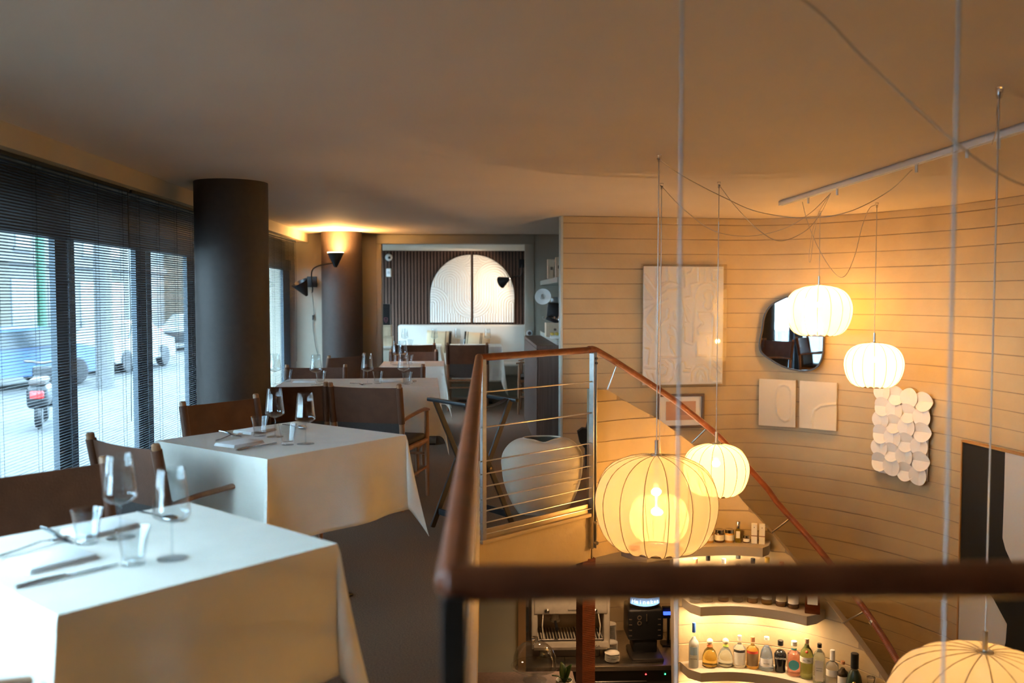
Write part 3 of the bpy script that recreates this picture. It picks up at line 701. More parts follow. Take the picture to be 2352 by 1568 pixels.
# napkins and cutlery (local +Y points away from the guest)
def napkin(c, rz, sx, sy, label):
    m = MB()
    for k in range(3): m.rbox(-sx / 2 + .003 * k, sx / 2 - .002 * k, -sy / 2 + .002 * k, sy / 2, .004 * k, .004 * k + .0042, .002, 2)
    return tag(m.obj('napkin', M_napkin, None, (c[0], c[1], TT), (0, 0, rz)), label, 'napkin', 'folded white napkins')
def make_cutlery():
    fk = MB(); fk.tube([(0, -.10, .004), (0, -.05, .006), (0, .02, .012), (0, .048, .008)], [.006, .0045, .0032, .0045], 8, flat=.4)
    fk.rbox(-.0115, .0115, .045, .066, .005, .008, .001, 1)
    for x in (-.009, -.003, .003, .009): fk.tube([(x, .064, .0065), (x, .085, .003), (x, .105, .008)], [.0018, .0017, .0010], 5)
    kn = MB(); kn.tube([(0, -.12, .004), (0, -.06, .006), (0, -.01, .005)], [.006, .0075, .0055], 8, flat=.6)
    kn.prism([(-.0015, -.012), (.0085, -.010), (.0105, .03), (.0095, .08), (.003, .112), (-.0012, .115)], .003, .0048)
    sp = MB(); sp.tube([(0, -.10, .006), (0, -.03, .008), (0, .045, .006)], [.0055, .004, .003], 8, flat=.45)
    sp.sphere((0, .068, .0095), 1.0, 14, 8, 1.0, Matrix.Translation((0, .068, .0095)) @ Matrix.Diagonal((.0195, .031, .0075, 1)) @ Matrix.Translation((0, -.068, -.0095)))
    return {'fork': fk.mesh('fork', M_silver, True, 50), 'table_knife': kn.mesh('table_knife', M_silver), 'spoon': sp.mesh('spoon', M_silver, True, 60)}
CUT = make_cutlery()
def cut(kind, a, b, label, lift=0.0):
    """laid with its handle end at pixel a and its tip at pixel b"""
    p, q = at(*a, z=TT), at(*b, z=TT); c = (p + q) / 2; d = q - p
    o = link(kind, CUT[kind], None, (c.x, c.y, TT + lift), (0, 0, math.atan2(d.y, d.x) - PI / 2))
    return tag(o, label, 'cutlery', 'table cutlery')
napkin(at(120, 1290, z=TT), r1 + rad(3), .17, .13, 'white folded napkin lying at the front of the nearest table')
napkin(at(232, 1218, z=TT), r1 + rad(8), .17, .12, 'white folded napkin at the window side of the nearest table')
cut('fork', (-8, 1283), (160, 1236), 'fork behind the front napkin of the nearest table', .001); cut('table_knife', (42, 1350), (272, 1297), 'knife along the front napkin of the nearest table')
cut('table_knife', (94, 1214), (172, 1253), 'knife pointing to the left tumbler on the nearest table', .001)
cut('spoon', (318, 1178), (402, 1199), 'spoon behind the right wine glass of the nearest table')
napkin(at(550, 1020, z=TT), r2 + rad(4), .17, .13, 'white folded napkin at the front of the second table')
napkin(at(585, 991, z=TT), r2 + rad(8), .17, .12, 'white folded napkin behind the tumbler on the second table')
cut('fork', (474, 1020), (573, 993), 'fork behind the front napkin of the second table', .001); cut('table_knife', (536, 1037), (644, 1016), 'knife along the front napkin of the second table')
cut('table_knife', (508, 992), (553, 1004), 'knife beside the rear napkin on the second table'); cut('spoon', (650, 977), (702, 986), 'spoon at the far corner of the second table')
napkin(at(700, 877, z=TT), r3, .17, .12, 'white napkin on the long third table, left end'); napkin(at(898, 876, z=TT), r3, .17, .13, 'white napkin on the long third table, right end')
cut('fork', (800, 880), (842, 886), 'fork on the long third table by the middle glass'); cut('spoon', (945, 884), (953, 876), 'spoon on the long third table at the right end')
napkin(at(957, 833, z=TT), rad(2), .16, .12, 'white napkin on the fourth table')

# ================================================================== PENDANT LAMPS
NR = 16
PROF = [(.06, .62), (.18, .617), (.32, .60), (.48, .565), (.62, .51), (.74, .44), (.84, .345), (.92, .22), (.975, .07), (1.0, -.09), (.99, -.26), (.955, -.43), (.895, -.60), (.81, -.75), (.70, -.86), (.58, -.92), (.46, -.94)]
PROF = [(p.x, p.y) for p in spline([(r, z, 0) for r, z in PROF], 2)]
def swag_path(pts):   # [(px,py,d)...]
    return spline([at(px, py, d=d) for px, py, d in pts], 8)
def pendant(pxt, pyt, d, R, power, label, bulbs=1, swags=(), sm=None):
    top = at(pxt, pyt, d=d); zc = top.z - .62 * R
    L = thing('pendant_lamp', label, 'pendant lamp', (top.x, top.y, zc), 0, 'pleated pumpkin pendant lamps over the stair well')
    v = []; f = []; ns = NR * 6; n = len(PROF)
    for (r, z) in PROF:
        for k in range(ns):
            ph = 2 * PI * k / ns; u = (k % 6) / 6; dip = math.sin(PI * u) ** 1.0
            w = min(1, max(0, (r - .05) / .5)); low = max(0, (-z - .70) / .24)
            rr = R * r * (1 - .028 * dip * w); zz = R * (z + low * .055 * dip - .0)
            v.append((rr * math.cos(ph), rr * math.sin(ph), zz))
    for j in range(n - 1):
        for k in range(ns): k2 = (k + 1) % ns; f.append((j * ns + k, j * ns + k2, (j + 1) * ns + k2, (j + 1) * ns + k))
    m = MB(); m.add(v, f); shd = m.obj('shade', sm or M_shade, L, angle=80)
    rm = MB(); rm.tube([(R * r * 1.002, 0, R * z) for r, z in PROF[::2] + [PROF[-1]]], .0019, 5); rme = rm.mesh('rib', M_rib)
    for k in range(NR): link('rib', rme, shd, (0, 0, 0), (0, 0, 2 * PI * k / NR))
    MB().shell([(R * .47, -.004), (R * .475, 0), (R * .47, .004), (R * .465, 0), (R * .47, -.004)], 32, Matrix.Translation((0, 0, R * -.93))).obj('bottom_ring', M_rib, L)
    ht = .075
    MB().lathe([(0, R * .62 - .002), (.028, R * .62 - .002), (.028, R * .62 + .004), (.0095, R * .62 + .007), (.009, R * .62 + ht), (0, R * .62 + ht)], 16).obj('stem', M_steel, L)
    MB().tube([(0, 0, R * .62), (0, 0, .10 * R)], .012, 10).obj('lamp_holder', mat('tan_holder', (.55, .42, .27), .6), L)
    zb = .02 * R
    br = .026; area = 4 * PI * br * br * .8
    for k in range(bulbs):
        MB().sphere((0, 0, zb - k * .10), br, 8, 5, .8).obj('bulb', emit('bulb_%d' % int(power / bulbs), LAMP, power / bulbs / (PI * area)), L)
    if bulbs > 1: MB().tube([(0, 0, zb), (0, 0, zb - .1 * (bulbs - 1))], .006, 6).obj('lamp_spine', M_white, L)
    ztop = H - zc
    MB().tube([(0, 0, R * .62 + ht), (0, 0, ztop - .015)], .0028, 6).obj('cord', M_cord, L)
    MB().lathe([(0, ztop - .035), (.008, ztop - .035), (.010, ztop - .02), (.012, ztop - .001), (0, ztop - .001)], 12).obj('ceiling_hook', M_glass, L)
    o = Vector((top.x, top.y, zc))
    for s in swags: MB().tube([p - o for p in swag_path(s)], .0024, 6).obj('swag_cord', M_cord, L)
    return L
def hd(py): return (H - EYE) * FPX / (680 - py)
p1d, p2d, p3d, p4d, p5d, p6d = hd(358), hd(420), hd(486), hd(467), hd(207), 5.72
tk = [(1843, 460), (1908, 440), (2095, 385), (2213, 350), (2278, 328)]
td = [hd(y - 6) for x, y in tk]
S1 = [(1511, 364, p1d), (1570, 405, p1d + .4), (1660, 452, p1d + .6), (1740, 486, p1d + .7), (1850, 501, p1d + .6), (1950, 486, p1d + .5), (2040, 440, p1d + .5), (2095, 390, td[2])]
S2 = [(1651, 424, p2d), (1690, 475, p2d + .2), (1745, 530, p2d + .3), (1793, 553, p2d + .4), (1850, 530, p2d + .6), (1885, 490, p2d + .8), (1908, 444, td[1])]
S6 = [(1516, 424, p6d), (1570, 480, p6d + .1), (1640, 530, p6d + .2), (1720, 542, p6d + .3), (1800, 525, p6d + .3), (1860, 490, p6d + .2), (1908, 444, td[1])]
S4 = [(1843, 464, td[0]), (1855, 510, td[0] + .1), (1880, 570, td[0] + .1), (1915, 625, td[0] + .1), (1940, 634, td[0] + .1), (1962, 590, p4d), (1980, 520, p4d), (1996, 480, p4d), (2011, 470, p4d)]
S3 = [(1908, 444, td[1]), (1893, 466, td[1] + .2), (1880, 490, p3d), (1866, 530, p3d), (1858, 590, p3d), (1862, 598, p3d), (1869, 540, p3d), (1881, 489, p3d)]
S5 = [(2278, 332, td[4]), (2288, 300, p5d + .3), (2290, 250, p5d + .1), (2300, 212, p5d)]
pendant(1508, 1045, p1d, .310, 13.5, 'largest pendant lamp in the middle, two bulbs glowing through the fabric', 2, swags=[S1], sm=M_shade2)
pendant(1645, 1019, p2d, .205, 24, 'small pendant lamp overlapping the stair handrail behind the big lamp', 1, swags=[S2])
pendant(1881, 655, p3d, .268, 38, 'glowing pendant lamp in front of the wall mirror', 1, swags=[S3], sm=M_shade3)
pendant(2008, 787, p4d, .215, 30, 'glowing pendant lamp above the panel of paper discs', 1, swags=[S4], sm=M_shade3)
pendant(2262, 1497, p5d, .330, 15, 'pendant lamp cut off by the lower right corner, dark ribs on tan fabric', 2, swags=[S5], sm=M_shade2)
pendant(1514, 1135, 5.72, .19, 14, 'pendant lamp hidden behind the largest lamp, faint through its fabric', 1, swags=[S6])
nA, nB = 1.75, 1.62
ta = at(1793, 468, z=H - .02); tb = at(2352, 294, z=H - .02); tdv = (tb - ta).normalized(); tb = tb + tdv * .8; te = tb - tdv * .12 - Vector((0, 0, .055))
SA = [(1562, -150, nA), (1845, 0, nA + .15), (2000, 150, nA + .25), (2208, 338, nA + .35), (2352, 425, nA + .5), (2480, 430, nA + .7), (*proj(te), te.dot(_F))]
pendant(1550, 1900, nA, .21, 7, 'low pendant on a blurred cord in front of the bottle shelves, shade below the picture', 1, swags=[SA])
pendant(2158, 1880, nB, .21, 6, 'low pendant on a blurred cord near the right edge, shade below the picture', 1)
# track on the ceiling
tr = thing('ceiling_track', 'white lighting track mounted on the ceiling above the stair well', 'lighting track', (ta.x, ta.y, H - .001))
LT = (tb - ta).length; ra = math.atan2(tdv.y, tdv.x); MR = Matrix.Rotation(ra, 4, 'Z')
MB().rbox(0, LT, -.017, -.006, -.034, 0, .002, 1, MR).rbox(0, LT, .006, .017, -.034, 0, .002, 1, MR).rbox(0, LT, -.017, .017, -.012, 0, .002, 1, MR).obj('profile', M_trackw, tr)
for (px, py), d in zip(tk, td):
    p = at(px, py - 6, z=H - .035); s = (Vector((p.x, p.y, 0)) - Vector((ta.x, ta.y, 0))).dot(tdv)
    MB().rbox(s - .035, s + .035, -.0055, .0055, -.036, -.02, .002, 1, MR).tube([MR @ Vector((s + .02, 0, -.034)), MR @ Vector((s + .02, 0, -.075))], .008, 8).obj('adapter', M_trackw, tr)

# ================================================================== ART ON THE CURVED WALL
def on_out(px, py):
    ray = at(px, py, d=1.0).to_2d().normalized()
    for j in range(len(OUT) - 1):
        p, q = OUT[j].to_2d(), OUT[j + 1].to_2d(); c1 = ray.x * p.y - ray.y * p.x; c2 = ray.x * q.y - ray.y * q.x
        if c1 * c2 <= 0:
            w = p.lerp(q, c1 / (c1 - c2))
            if w.dot(ray) > 0: return at(px, py, d=Vector((w.x, w.y, 0)).dot(_F))
    return None
def wall_frame(x0, x1, y0, y1, gap=.012):
    """origin at the lower left corner; local x along the wall, -y out of it, z up; returns matrix, width, height"""
    ym = (y0 + y1) / 2; p, q = on_out(x0, ym), on_out(x1, ym); xd = Vector((q.x - p.x, q.y - p.y, 0)).normalized(); n = Vector((xd.y, -xd.x, 0))
    mid = on_out((x0 + x1) / 2, ym); sag = max(0, (mid - p).dot(-n))
    o = p + n * gap
    dm = (o + (q - p) / 2).dot(_F); zt_ = at((x0 + x1) / 2, y0, d=dm).z; zb_ = at((x0 + x1) / 2, y1, d=dm).z
    o.z = zb_; return frame(o, xd, -n), (Vector((q.x - p.x, q.y - p.y, 0))).length, zt_ - zb_
def empty_at(name, M, label, cat, group=None):
    o = thing(name, label, cat, M.to_translation(), M.to_euler().z, group); return o
def outline(m, pts, y0, y1):      # polygon in local x,z extruded along y
    n = len(pts); v = [(x, y0, z) for x, z in pts] + [(x, y1, z) for x, z in pts]
    return m.add(v, [tuple(range(n)), tuple(range(2 * n - 1, n - 1, -1))] + [(i, n + i, n + (i + 1) % n, (i + 1) % n) for i in range(n)])
def heightfield(w, h, fn, nx, nz, base=.0, mask=None):
    """front surface facing -y over the local x,z rectangle, height fn(X,Z) in metres towards -y"""
    xs = np.linspace(0, w, nx); zs = np.linspace(0, h, nz); Xg, Zg = np.meshgrid(xs, zs); Hh = fn(Xg, Zg)
    v = np.stack([Xg, -base - Hh, Zg], -1).reshape(-1, 3).tolist(); f = []
    ok = np.ones_like(Xg, bool) if mask is None else mask(Xg, Zg)
    for j in range(nz - 1):
        for i in range(nx - 1):
            if ok[j, i] and ok[j, i + 1] and ok[j + 1, i] and ok[j + 1, i + 1]: a = j * nx + i; f.append((a, a + 1, a + nx + 1, a + nx))
    return v, f
# embossed relief
M_, w, h = wall_frame(1475, 1657, 612, 882)
rel = empty_at('relief_picture', M_, 'tall white embossed relief in a clear box on the curved wall', 'wall art')
ST = """240,130 240,1112|140,200 225,310|140,290 160,340 220,410|140,415 220,412|140,485 222,442|220,460 150,560 155,600 215,665|150,650 210,750|150,660 150,705 200,762|140,815 175,822 165,945|140,970 230,982|150,1015 175,1092|200,1030 222,1100
330,140 330,255 275,280|260,380 330,330|250,470 262,440 330,405|420,140 412,200 430,280|275,300 340,262 430,280|330,322 425,308|245,600 250,500 270,462|290,590 330,560 335,490|385,510 395,572|240,760 245,650 290,597|345,620 345,650 322,680 340,710 370,715|370,630 400,660 422,760|240,790 245,890 440,890|350,720 350,800 390,870
330,985 315,1030 285,1045 250,1025 242,990 262,958 300,958 330,985|245,930 300,922 332,955|250,1097 340,1095 372,1060 386,990 375,930 340,902
540,145 530,175 500,190|590,145 590,265 520,280 525,385 480,392|650,145 656,250|705,160 710,250 782,256|700,150 790,148|755,195 755,228|562,430 565,360 590,300 640,270 700,275 735,320 746,430
660,330 638,352 640,380 655,410 638,450 645,482 668,500 700,490 712,450 700,420 712,380 700,340 660,330|590,520 700,515 722,550 715,690 600,696 588,650 632,605 600,570 590,520|480,460 516,512|475,530 490,580 510,600 480,602
555,440 550,762|470,640 475,760 540,782|580,770 580,880 660,882|715,700 705,882|665,730 672,790|410,1075 395,1010 415,950 452,930|470,930 490,975 530,982|470,1010 530,1012
530,1088 535,1010 570,965 640,960 682,1000 692,1092|570,1092 580,1020 605,990 640,1010 662,1092|612,1090 622,1050 642,1092|705,900 700,1060 720,1102 792,1102|720,890 792,900|730,910 792,992|725,960 786,1022|440,150 470,150 480,300|450,420 470,520 455,640"""
segs = []
for s in ST.replace('\n', '|').split('|'):
    pp = [(float(a.split(',')[0]), float(a.split(',')[1])) for a in s.split()]
    pp = [((x - 130) / 675 * w, (1118 - y) / 988 * h) for x, y in pp]; segs += list(zip(pp, pp[1:]))
def relief(Xg, Zg):
    D = np.full(Xg.shape, 9.0)
    for (ax, az), (bx, bz) in segs:
        dx, dz = bx - ax, bz - az; t = np.clip(((Xg - ax) * dx + (Zg - az) * dz) / (dx * dx + dz * dz + 1e-9), 0, 1)
        D = np.minimum(D, np.hypot(Xg - ax - t * dx, Zg - az - t * dz))
    return .010 * np.exp(-(D / .0085) ** 2) + .0012 * np.sin(Xg * 23) * np.sin(Zg * 19)
v, f = heightfield(w, h, relief, 130, 190, .022); r_ = MB(); r_.add(v, f).obj('embossed_sheet', M_white, rel, angle=80)
MB().box(0, w, -.0205, -.006, 0, h).obj('backing', M_white, rel)
bx = MB(); bx.box(-.02, w + .02, -.052, -.049, -.02, h + .02).box(-.02, -.017, -.05, 0, -.02, h + .02).box(w + .017, w + .02, -.05, 0, -.02, h + .02).box(-.02, w + .02, -.05, 0, h + .017, h + .02).box(-.02, w + .02, -.05, 0, -.02, -.017)
bx.obj('clear_box', M_acr, rel, smooth=False)
# small framed print
M_, w, h = wall_frame(1506, 1614, 904, 982)
pr = empty_at('framed_print', M_, 'small framed picture with a pink print behind the stair handrail', 'picture')
fb = MB(); t = .022
for q in ((0, w, 0, t), (0, w, h - t, h), (0, t, t, h - t), (w - t, w, t, h - t)): fb.rbox(q[0], q[1], -.03, 0, q[2], q[3], .002, 1)
fb.obj('frame', mat('brown_picture_frame', (.12, .08, .06), .5), pr); MB().box(t, w - t, -.008, -.002, t, h - t).obj('mount', M_white, pr)
MB().box(w * .2, w * .83, -.011, -.008, h * .23, h * .78).obj('print', mat('dusty_pink_print', (.55, .32, .22), .8, var=.05), pr); MB().box(w * .44, w * .68, -.0125, -.0105, h * .38, h * .6).obj('print_mark', mat('mauve_print', (.45, .26, .20), .8), pr)
# two low relief plaques
M_p1 = mat('cream_plaque', (.66, .56, .42), .75, bump=.05)
for (x0, x1, y0, y1, st_, lab) in ((1745, 1829, 871, 978, [(.72, .05), (.60, .12), (.52, .25), (.485, .5), (.50, .8), (.56, .96), (.68, 1.0), (.80, .96), (.88, .84), (.9, .5), (.88, .22), (.82, .09), (.72, .05)], 'cream plaque with a raised oval, left of the pair under the mirror'), (1840, 1925, 876, 985, [(.36, -.05), (.36, .25), (.42, .4), (.58, .5), (.8, .54), (1.0, .56)], 'cream plaque with a raised arc, right of the pair under the mirror')):
    M_, w, h = wall_frame(x0, x1, y0, y1); pl = empty_at('relief_plaque', M_, lab, 'wall art', 'cream relief plaques')
    if len(st_) > 8: st_ = [(a, .08 + .82 * b) for a, b in st_]
    sg = list(zip(st_, st_[1:]))
    def rf(Xg, Zg, sg=sg, w=w, h=h):
        D = np.full(Xg.shape, 9.0)
        for (ax, az), (bx_, bz) in sg:
            ax, bx2, az2, bz2 = ax * w, bx_ * w, az * h, bz * h; dx, dz = bx2 - ax, bz2 - az2; t = np.clip(((Xg - ax) * dx + (Zg - az2) * dz) / (dx * dx + dz * dz + 1e-9), 0, 1)
            D = np.minimum(D, np.hypot(Xg - ax - t * dx, Zg - az2 - t * dz))
        return .008 * np.exp(-(D / .010) ** 2)
    v, f = heightfield(w, h, rf, 60, 74, .024); q = MB(); q.add(v, f).obj('relief', M_p1, pl, angle=80)
    MB().rbox(0, w, -.0242, 0, 0, h, .002, 1).obj('panel', M_p1, pl)
# mirror
M_, w, h = wall_frame(1747, 1899, 678, 851, .02)
mp = [(345, 188), (240, 242), (185, 320), (165, 440), (148, 540), (165, 600), (240, 652), (330, 697), (430, 718), (500, 721), (560, 702), (600, 662), (622, 590), (626, 480), (624, 370), (592, 270), (520, 200), (430, 178)]
mpts = [((x - 148) / 478 * w, (721 - y) / 543 * h) for x, y in mp]
sm = [(p.x, p.y) for p in spline([(x, z, 0) for x, z in mpts + [mpts[0]]], 5)][:-1]
M_ = M_ @ Matrix.Rotation(rad(-3.5), 4, 'Z')
mi = empty_at('wall_mirror', M_, 'pebble shaped mirror with thin dark rim behind the lamp', 'mirror')
cx, cz = w / 2, h / 2; ins = [(cx + (x - cx) * .965, cz + (z - cz) * .965) for x, z in sm]
rim = MB(); n = len(sm)
v = [(x, 0, z) for x, z in sm] + [(x, -.03, z) for x, z in sm] + [(x, -.03, z) for x, z in ins] + [(x, -.016, z) for x, z in ins]
f = [(k * n + i, k * n + (i + 1) % n, (k + 1) * n + (i + 1) % n, (k + 1) * n + i) for k in range(3) for i in range(n)]
rim.add(v, f).obj('rim', mat('dark_bronze', (.07, .05, .04), .35, .8), mi)
g = MB(); outline(g, ins, -.0165, -.012); g.obj('mirror_glass', mat('mirror_silver', (.9, .9, .9), .01, 1.0), mi, smooth=False)
# panel of folded paper discs
M_, w, h = wall_frame(2012, 2150, 886, 1108, .02)
dp = empty_at('disc_panel', M_, 'panel of overlapping folded white paper discs on the curved wall', 'wall art')
cols = [[(1040, 895), (1043, 1003), (1033, 1100), (1033, 1205), (1027, 1305), (1027, 1410)], [(1147, 912), (1137, 1020), (1132, 1118), (1128, 1220), (1120, 1325), (1125, 1430)], [(1248, 920), (1240, 1030), (1233, 1130), (1228, 1238), (1220, 1340), (1228, 1447)], [(1353, 935), (1345, 1045), (1347, 1150), (1332, 1255), (1340, 1355), (1325, 1460)]]
sx_ = w / 455; sz_ = h / 695
MB().box(.05, w - .05, -.006, 0, .05, h - .05).obj('backing', M_white, dp)
def disc(fold, ang):
    m = MB(); R = 68 * (sx_ + sz_) / 2; v = [(0, -.004, 0)]; f = []; N = 28
    for k in range(N):
        t = 2 * PI * k / N; x, z = R * math.cos(t), R * math.sin(t); y = -.004 - abs(z) * math.tan(ang)
        v.append((x, y, z))
    v2 = [(x, y + .0015, z) for x, y, z in v]
    n = len(v)
    for k in range(N): a, b = 1 + k, 1 + (k + 1) % N; f += [(0, b, a), (n, n + a, n + b), (a, b, n + b, n + a)]
    return m.add(v + v2, f).mesh('paper_disc', mat('white_card', (.84, .80, .74), .8), True, 4)
dA = disc(0, rad(17)); dB = disc(0, rad(13))
for c in range(4):
    for r in range(6):
        x, y = cols[c][r]; kind = (c + r) % 2
        px = (x - 972) * sx_ + .0; pz = (1535 - y) * sz_
        link('paper_disc', dA if kind else dB, dp, (px, -.006, pz), (0, 0 if kind else rad(90), 0))
# large black and white painting
p0 = on_out(2224, 1180); p1 = on_out(2400, 1180)
xd = Vector((p1.x - p0.x, p1.y - p0.y, 0)).normalized(); n_ = Vector((xd.y, -xd.x, 0)); o = p0 + n_ * .03; o.z = -1.30
ztp = at(2226, 1010, d=o.dot(_F)).z
Mb = frame(o, xd, -n_); bp_ = empty_at('large_painting', Mb, 'large black and white abstract painting at the right edge', 'painting')
hh_ = ztp + 1.30; ww_ = 1.25
MB().box(.012, ww_ - .012, -.035, -.004, .012, hh_ - .012).obj('canvas', mat('black_canvas', (.006, .005, .005), .7), bp_)
fo = MB()
for q in ((0, ww_, 0, .012), (0, ww_, hh_ - .012, hh_), (0, .012, .012, hh_ - .012), (ww_ - .012, ww_, .012, hh_ - .012)): fo.box(q[0], q[1], -.045, 0, q[2], q[3])
fo.obj('frame', mat('oak_edge', (.42, .22, .07), .5), bp_, smooth=False)
inv = Mb.inverted()
def onp(px, py):   # pixel -> local x,z on the canvas plane
    a = inv @ at(px, py, d=1.0); b = inv @ Vector((0, 0, EYE)); t = (-.036 - b.y) / (a.y - b.y); q = b + (a - b) * t; return (q.x, q.z)
tp = hh_ - .012; M_wp = mat('painted_grey_white', (.55, .52, .48), .8)
for s in ([onp(2309, 1040), onp(2307, 1120), onp(2303, 1235), onp(2310, 1262), onp(2322, 1288), onp(2345, 1330), onp(2370, 1360), (ww_ - .012, .9), (ww_ - .012, tp), (onp(2309, 1040)[0], tp)],
          [(.012, onp(2222, 1330)[1]), onp(2250, 1335), onp(2280, 1372), onp(2313, 1433), onp(2310, 1475), onp(2290, 1540), (.25, .02), (.012, .02)]):
    q = MB(); outline(q, s, -.0375, -.036); q.obj('white_field', M_wp, bp_, smooth=False)

# ================================================================== BAR SHELVES ON THE STAIR WALL
def shelf(z, pxa, pxb, py, depth, label, spots):
    _, a = on_inn(pxa, py); _, b = on_inn(pxb, py); ts = np.linspace(a, b, 26); fr = []; bk = []
    for k, t in enumerate(ts):
        i = int(t); p = INN[i].lerp(INN[min(i + 1, len(INN) - 1)], t - i); nn = norm2(INN, i)
        dd = depth * (.62 if k in (0, 25) else 1.0)
        fr.append((p + nn * dd).to_2d()); bk.append((p - nn * .004).to_2d())
    s = thing('bar_shelf', label, 'shelf', (0, 0, z), 0, 'curved bar shelves on the stair wall')
    MB().prism([tuple(p) for p in fr + bk[::-1]], -.062, 0).obj('board', mat('shelf_taupe', (.36, .30, .24), .6), s, angle=50)
    for u in spots:
        t = a + (b - a) * u; i = int(t); p = INN[i] + norm2(INN, i) * (depth * .55)
        MB().lathe([(0, -.001), (.022, -.001), (.022, .0), (0, .0)], 8, Matrix.Translation((p.x, p.y, -.0632))).obj('led_spot', emit('led_warm', (1, .70, .38), SHELF_LIGHT / (PI * PI * .022 ** 2)), s)
    return s
def shz(px, py, off=.1): return on_inn(px, py, off)[0].z
z3, z2, z1 = shz(1700, 1529), shz(1794, 1390), shz(1674, 1244)
shelf(z1, 1428, 1770, 1250, .21, 'top bar shelf with small jars and cartons', (.12, .45, .8)); shelf(z2, 1566, 1896, 1395, .21, 'middle bar shelf half hidden by the near handrail', (.12, .42, .8)); shelf(z3, 1562, 2020, 1540, .21, 'bar shelf with a row of spirit bottles', (.1, .38, .7))

def gl(name, col, rough=.05, tr=.85): return mat('glass_' + name, col, rough, **{'Transmission Weight': tr, 'IOR': 1.4})
M_paper = mat('paper_label', (.74, .70, .62), .7); M_ink = mat('label_ink', (.03, .03, .03), .6)
def bottle(px, py, z, prof, h, glass, cap, label, lab=None, off=.10, cat='bottle', group='spirit bottles on the bar shelves', capz=.86, writing=None, square=False, name='bottle', deco=None):
    p = on_inn(px, py, off)[0]; to = Vector((-p.x, -p.y, 0)).normalized()
    b = thing(name, label, cat, (p.x, p.y, z + .0005), math.atan2(to.y, to.x) + PI / 2, group)
    pr = [(r, zz * h) for r, zz in prof]; seg = 4 if square else 20
    rotM = Matrix.Rotation(PI / 4, 4, 'Z') if square else None
    k = 1.30 if square else 1.0
    body = [(0, 0)] + [(r * k, zz) for r, zz in pr if zz <= h * capz]; body += [(0, body[-1][1] + .0005)]
    MB().lathe(body, seg, rotM).obj('body', glass, b, angle=40)
    rc = [r for r, zz in pr if zz <= h * capz][-1] * 1.12
    if cap == 'ball':
        MB().sphere((0, 0, h - .022), .022).obj('stopper', mat('cork_ball', (.72, .62, .48), .5), b)
    elif cap is not None:
        MB().lathe([(0, h * capz - .004), (rc, h * capz - .004), (rc, h - .002), (rc * .9, h), (0, h)], 16).obj('cap', cap, b)
    if lab:
        for (z0, z1_, lm, *ar) in lab:
            rr = max([float(np.interp(zz, [q[1] for q in pr], [q[0] for q in pr])) for zz in (z0 * h, z1_ * h)]) * (1.0 if square else 1.012) + .0006
            m = MB(); N = 12; half = ar[0] if ar else 1.15
            if square: m.box(-rr * .62, rr * .62, -rr * .93 - .0012, -rr * .93, z0 * h, z1_ * h)
            else:
                v = []; 
                for j in range(N + 1):
                    t = -PI / 2 - half + 2 * half * j / N; v += [(rr * math.cos(t), rr * math.sin(t), z0 * h), (rr * math.cos(t), rr * math.sin(t), z1_ * h), ((rr - .001) * math.cos(t), (rr - .001) * math.sin(t), z0 * h), ((rr - .001) * math.cos(t), (rr - .001) * math.sin(t), z1_ * h)]
                ff = []
                for j in range(N): a = 4 * j; ff += [(a, a + 4, a + 5, a + 1), (a + 2, a + 3, a + 7, a + 6), (a + 1, a + 5, a + 7, a + 3), (a, a + 2, a + 6, a + 4)]
                m.add(v, ff)
            m.obj('paper_label', lm, b)
    if writing:
        for (s, zz, size, mm) in writing:
            rr = float(np.interp(zz * h, [q[1] for q in pr], [q[0] for q in pr])) * 1.012 + .002
            text('lettering', s, size, mm, b, (0, -rr, zz * h), (PI / 2, 0, 0))
    if deco: deco(b, h)
    return b
def cyl(r, neck=.013, sh=.62, n=.75): return [(r * .94, 0), (r, .02), (r, sh), (r * .93, sh + .05), (r * .6, sh + .10), (neck * 1.1, n), (neck, n + .02), (neck, 1)]
c_white, c_blue, c_black, c_cork, c_silver = mat('cap_white', (.75, .72, .66), .4), mat('cap_blue', (.03, .10, .38), .35), mat('cap_black', (.015, .015, .015), .35), mat('cap_cork', (.45, .20, .09), .6), M_silver
M_red = mat('label_red', (.55, .06, .03), .6); M_turq = mat('label_turquoise', (.08, .42, .50), .6); M_wht = mat('lettering_white', (.8, .8, .78), .6)
def ribbon(col):
    def f(b, h): MB().lathe([(.019, h * .70), (.021, h * .72), (.019, h * .74)], 16).obj('ribbon', mat('ribbon_%s' % col[0], col[1], .6), b)
    return f
S3 = 1535
bottle(1593, S3, z3, cyl(.033, .011, .52, .66), .305, mat('frosted_glass', (.62, .66, .68), .5, **{'Transmission Weight': .5}), c_blue, 'tall frosted bottle with a blue cap, leftmost on the bottle shelf', [(.30, .48, mat('label_goose', (.30, .42, .58), .6), .8)], writing=[('GREY GOOSE', .22, .008, M_ink)], capz=.80)
rnd_ = [(.038, 0), (.050, .04), (.052, .2), (.050, .38), (.037, .56), (.020, .66), (.013, .72), (.013, 1)]
bottle(1630, S3, z3, rnd_, .19, gl('gold', (.80, .55, .12)), 'ball', 'round bottle of golden spirit with an orange ribbon', deco=ribbon(('orange', (.6, .15, .04))), capz=.80)
bottle(1666, S3, z3, [(r * .95, z) for r, z in rnd_], .19, gl('pale_green', (.85, .90, .82)), 'ball', 'round bottle of clear spirit with a green ribbon', deco=ribbon(('green', (.35, .5, .08))), capz=.80)
bottle(1698, S3, z3, cyl(.042, .013, .58, .74), .212, gl('clear', (.93, .95, .92)), c_white, 'clear bottle with black picture label and white cap', [(.1, .50, mat('label_pic', (.62, .60, .55), .7), 1.0), (.50, .58, M_ink, 1.0)])
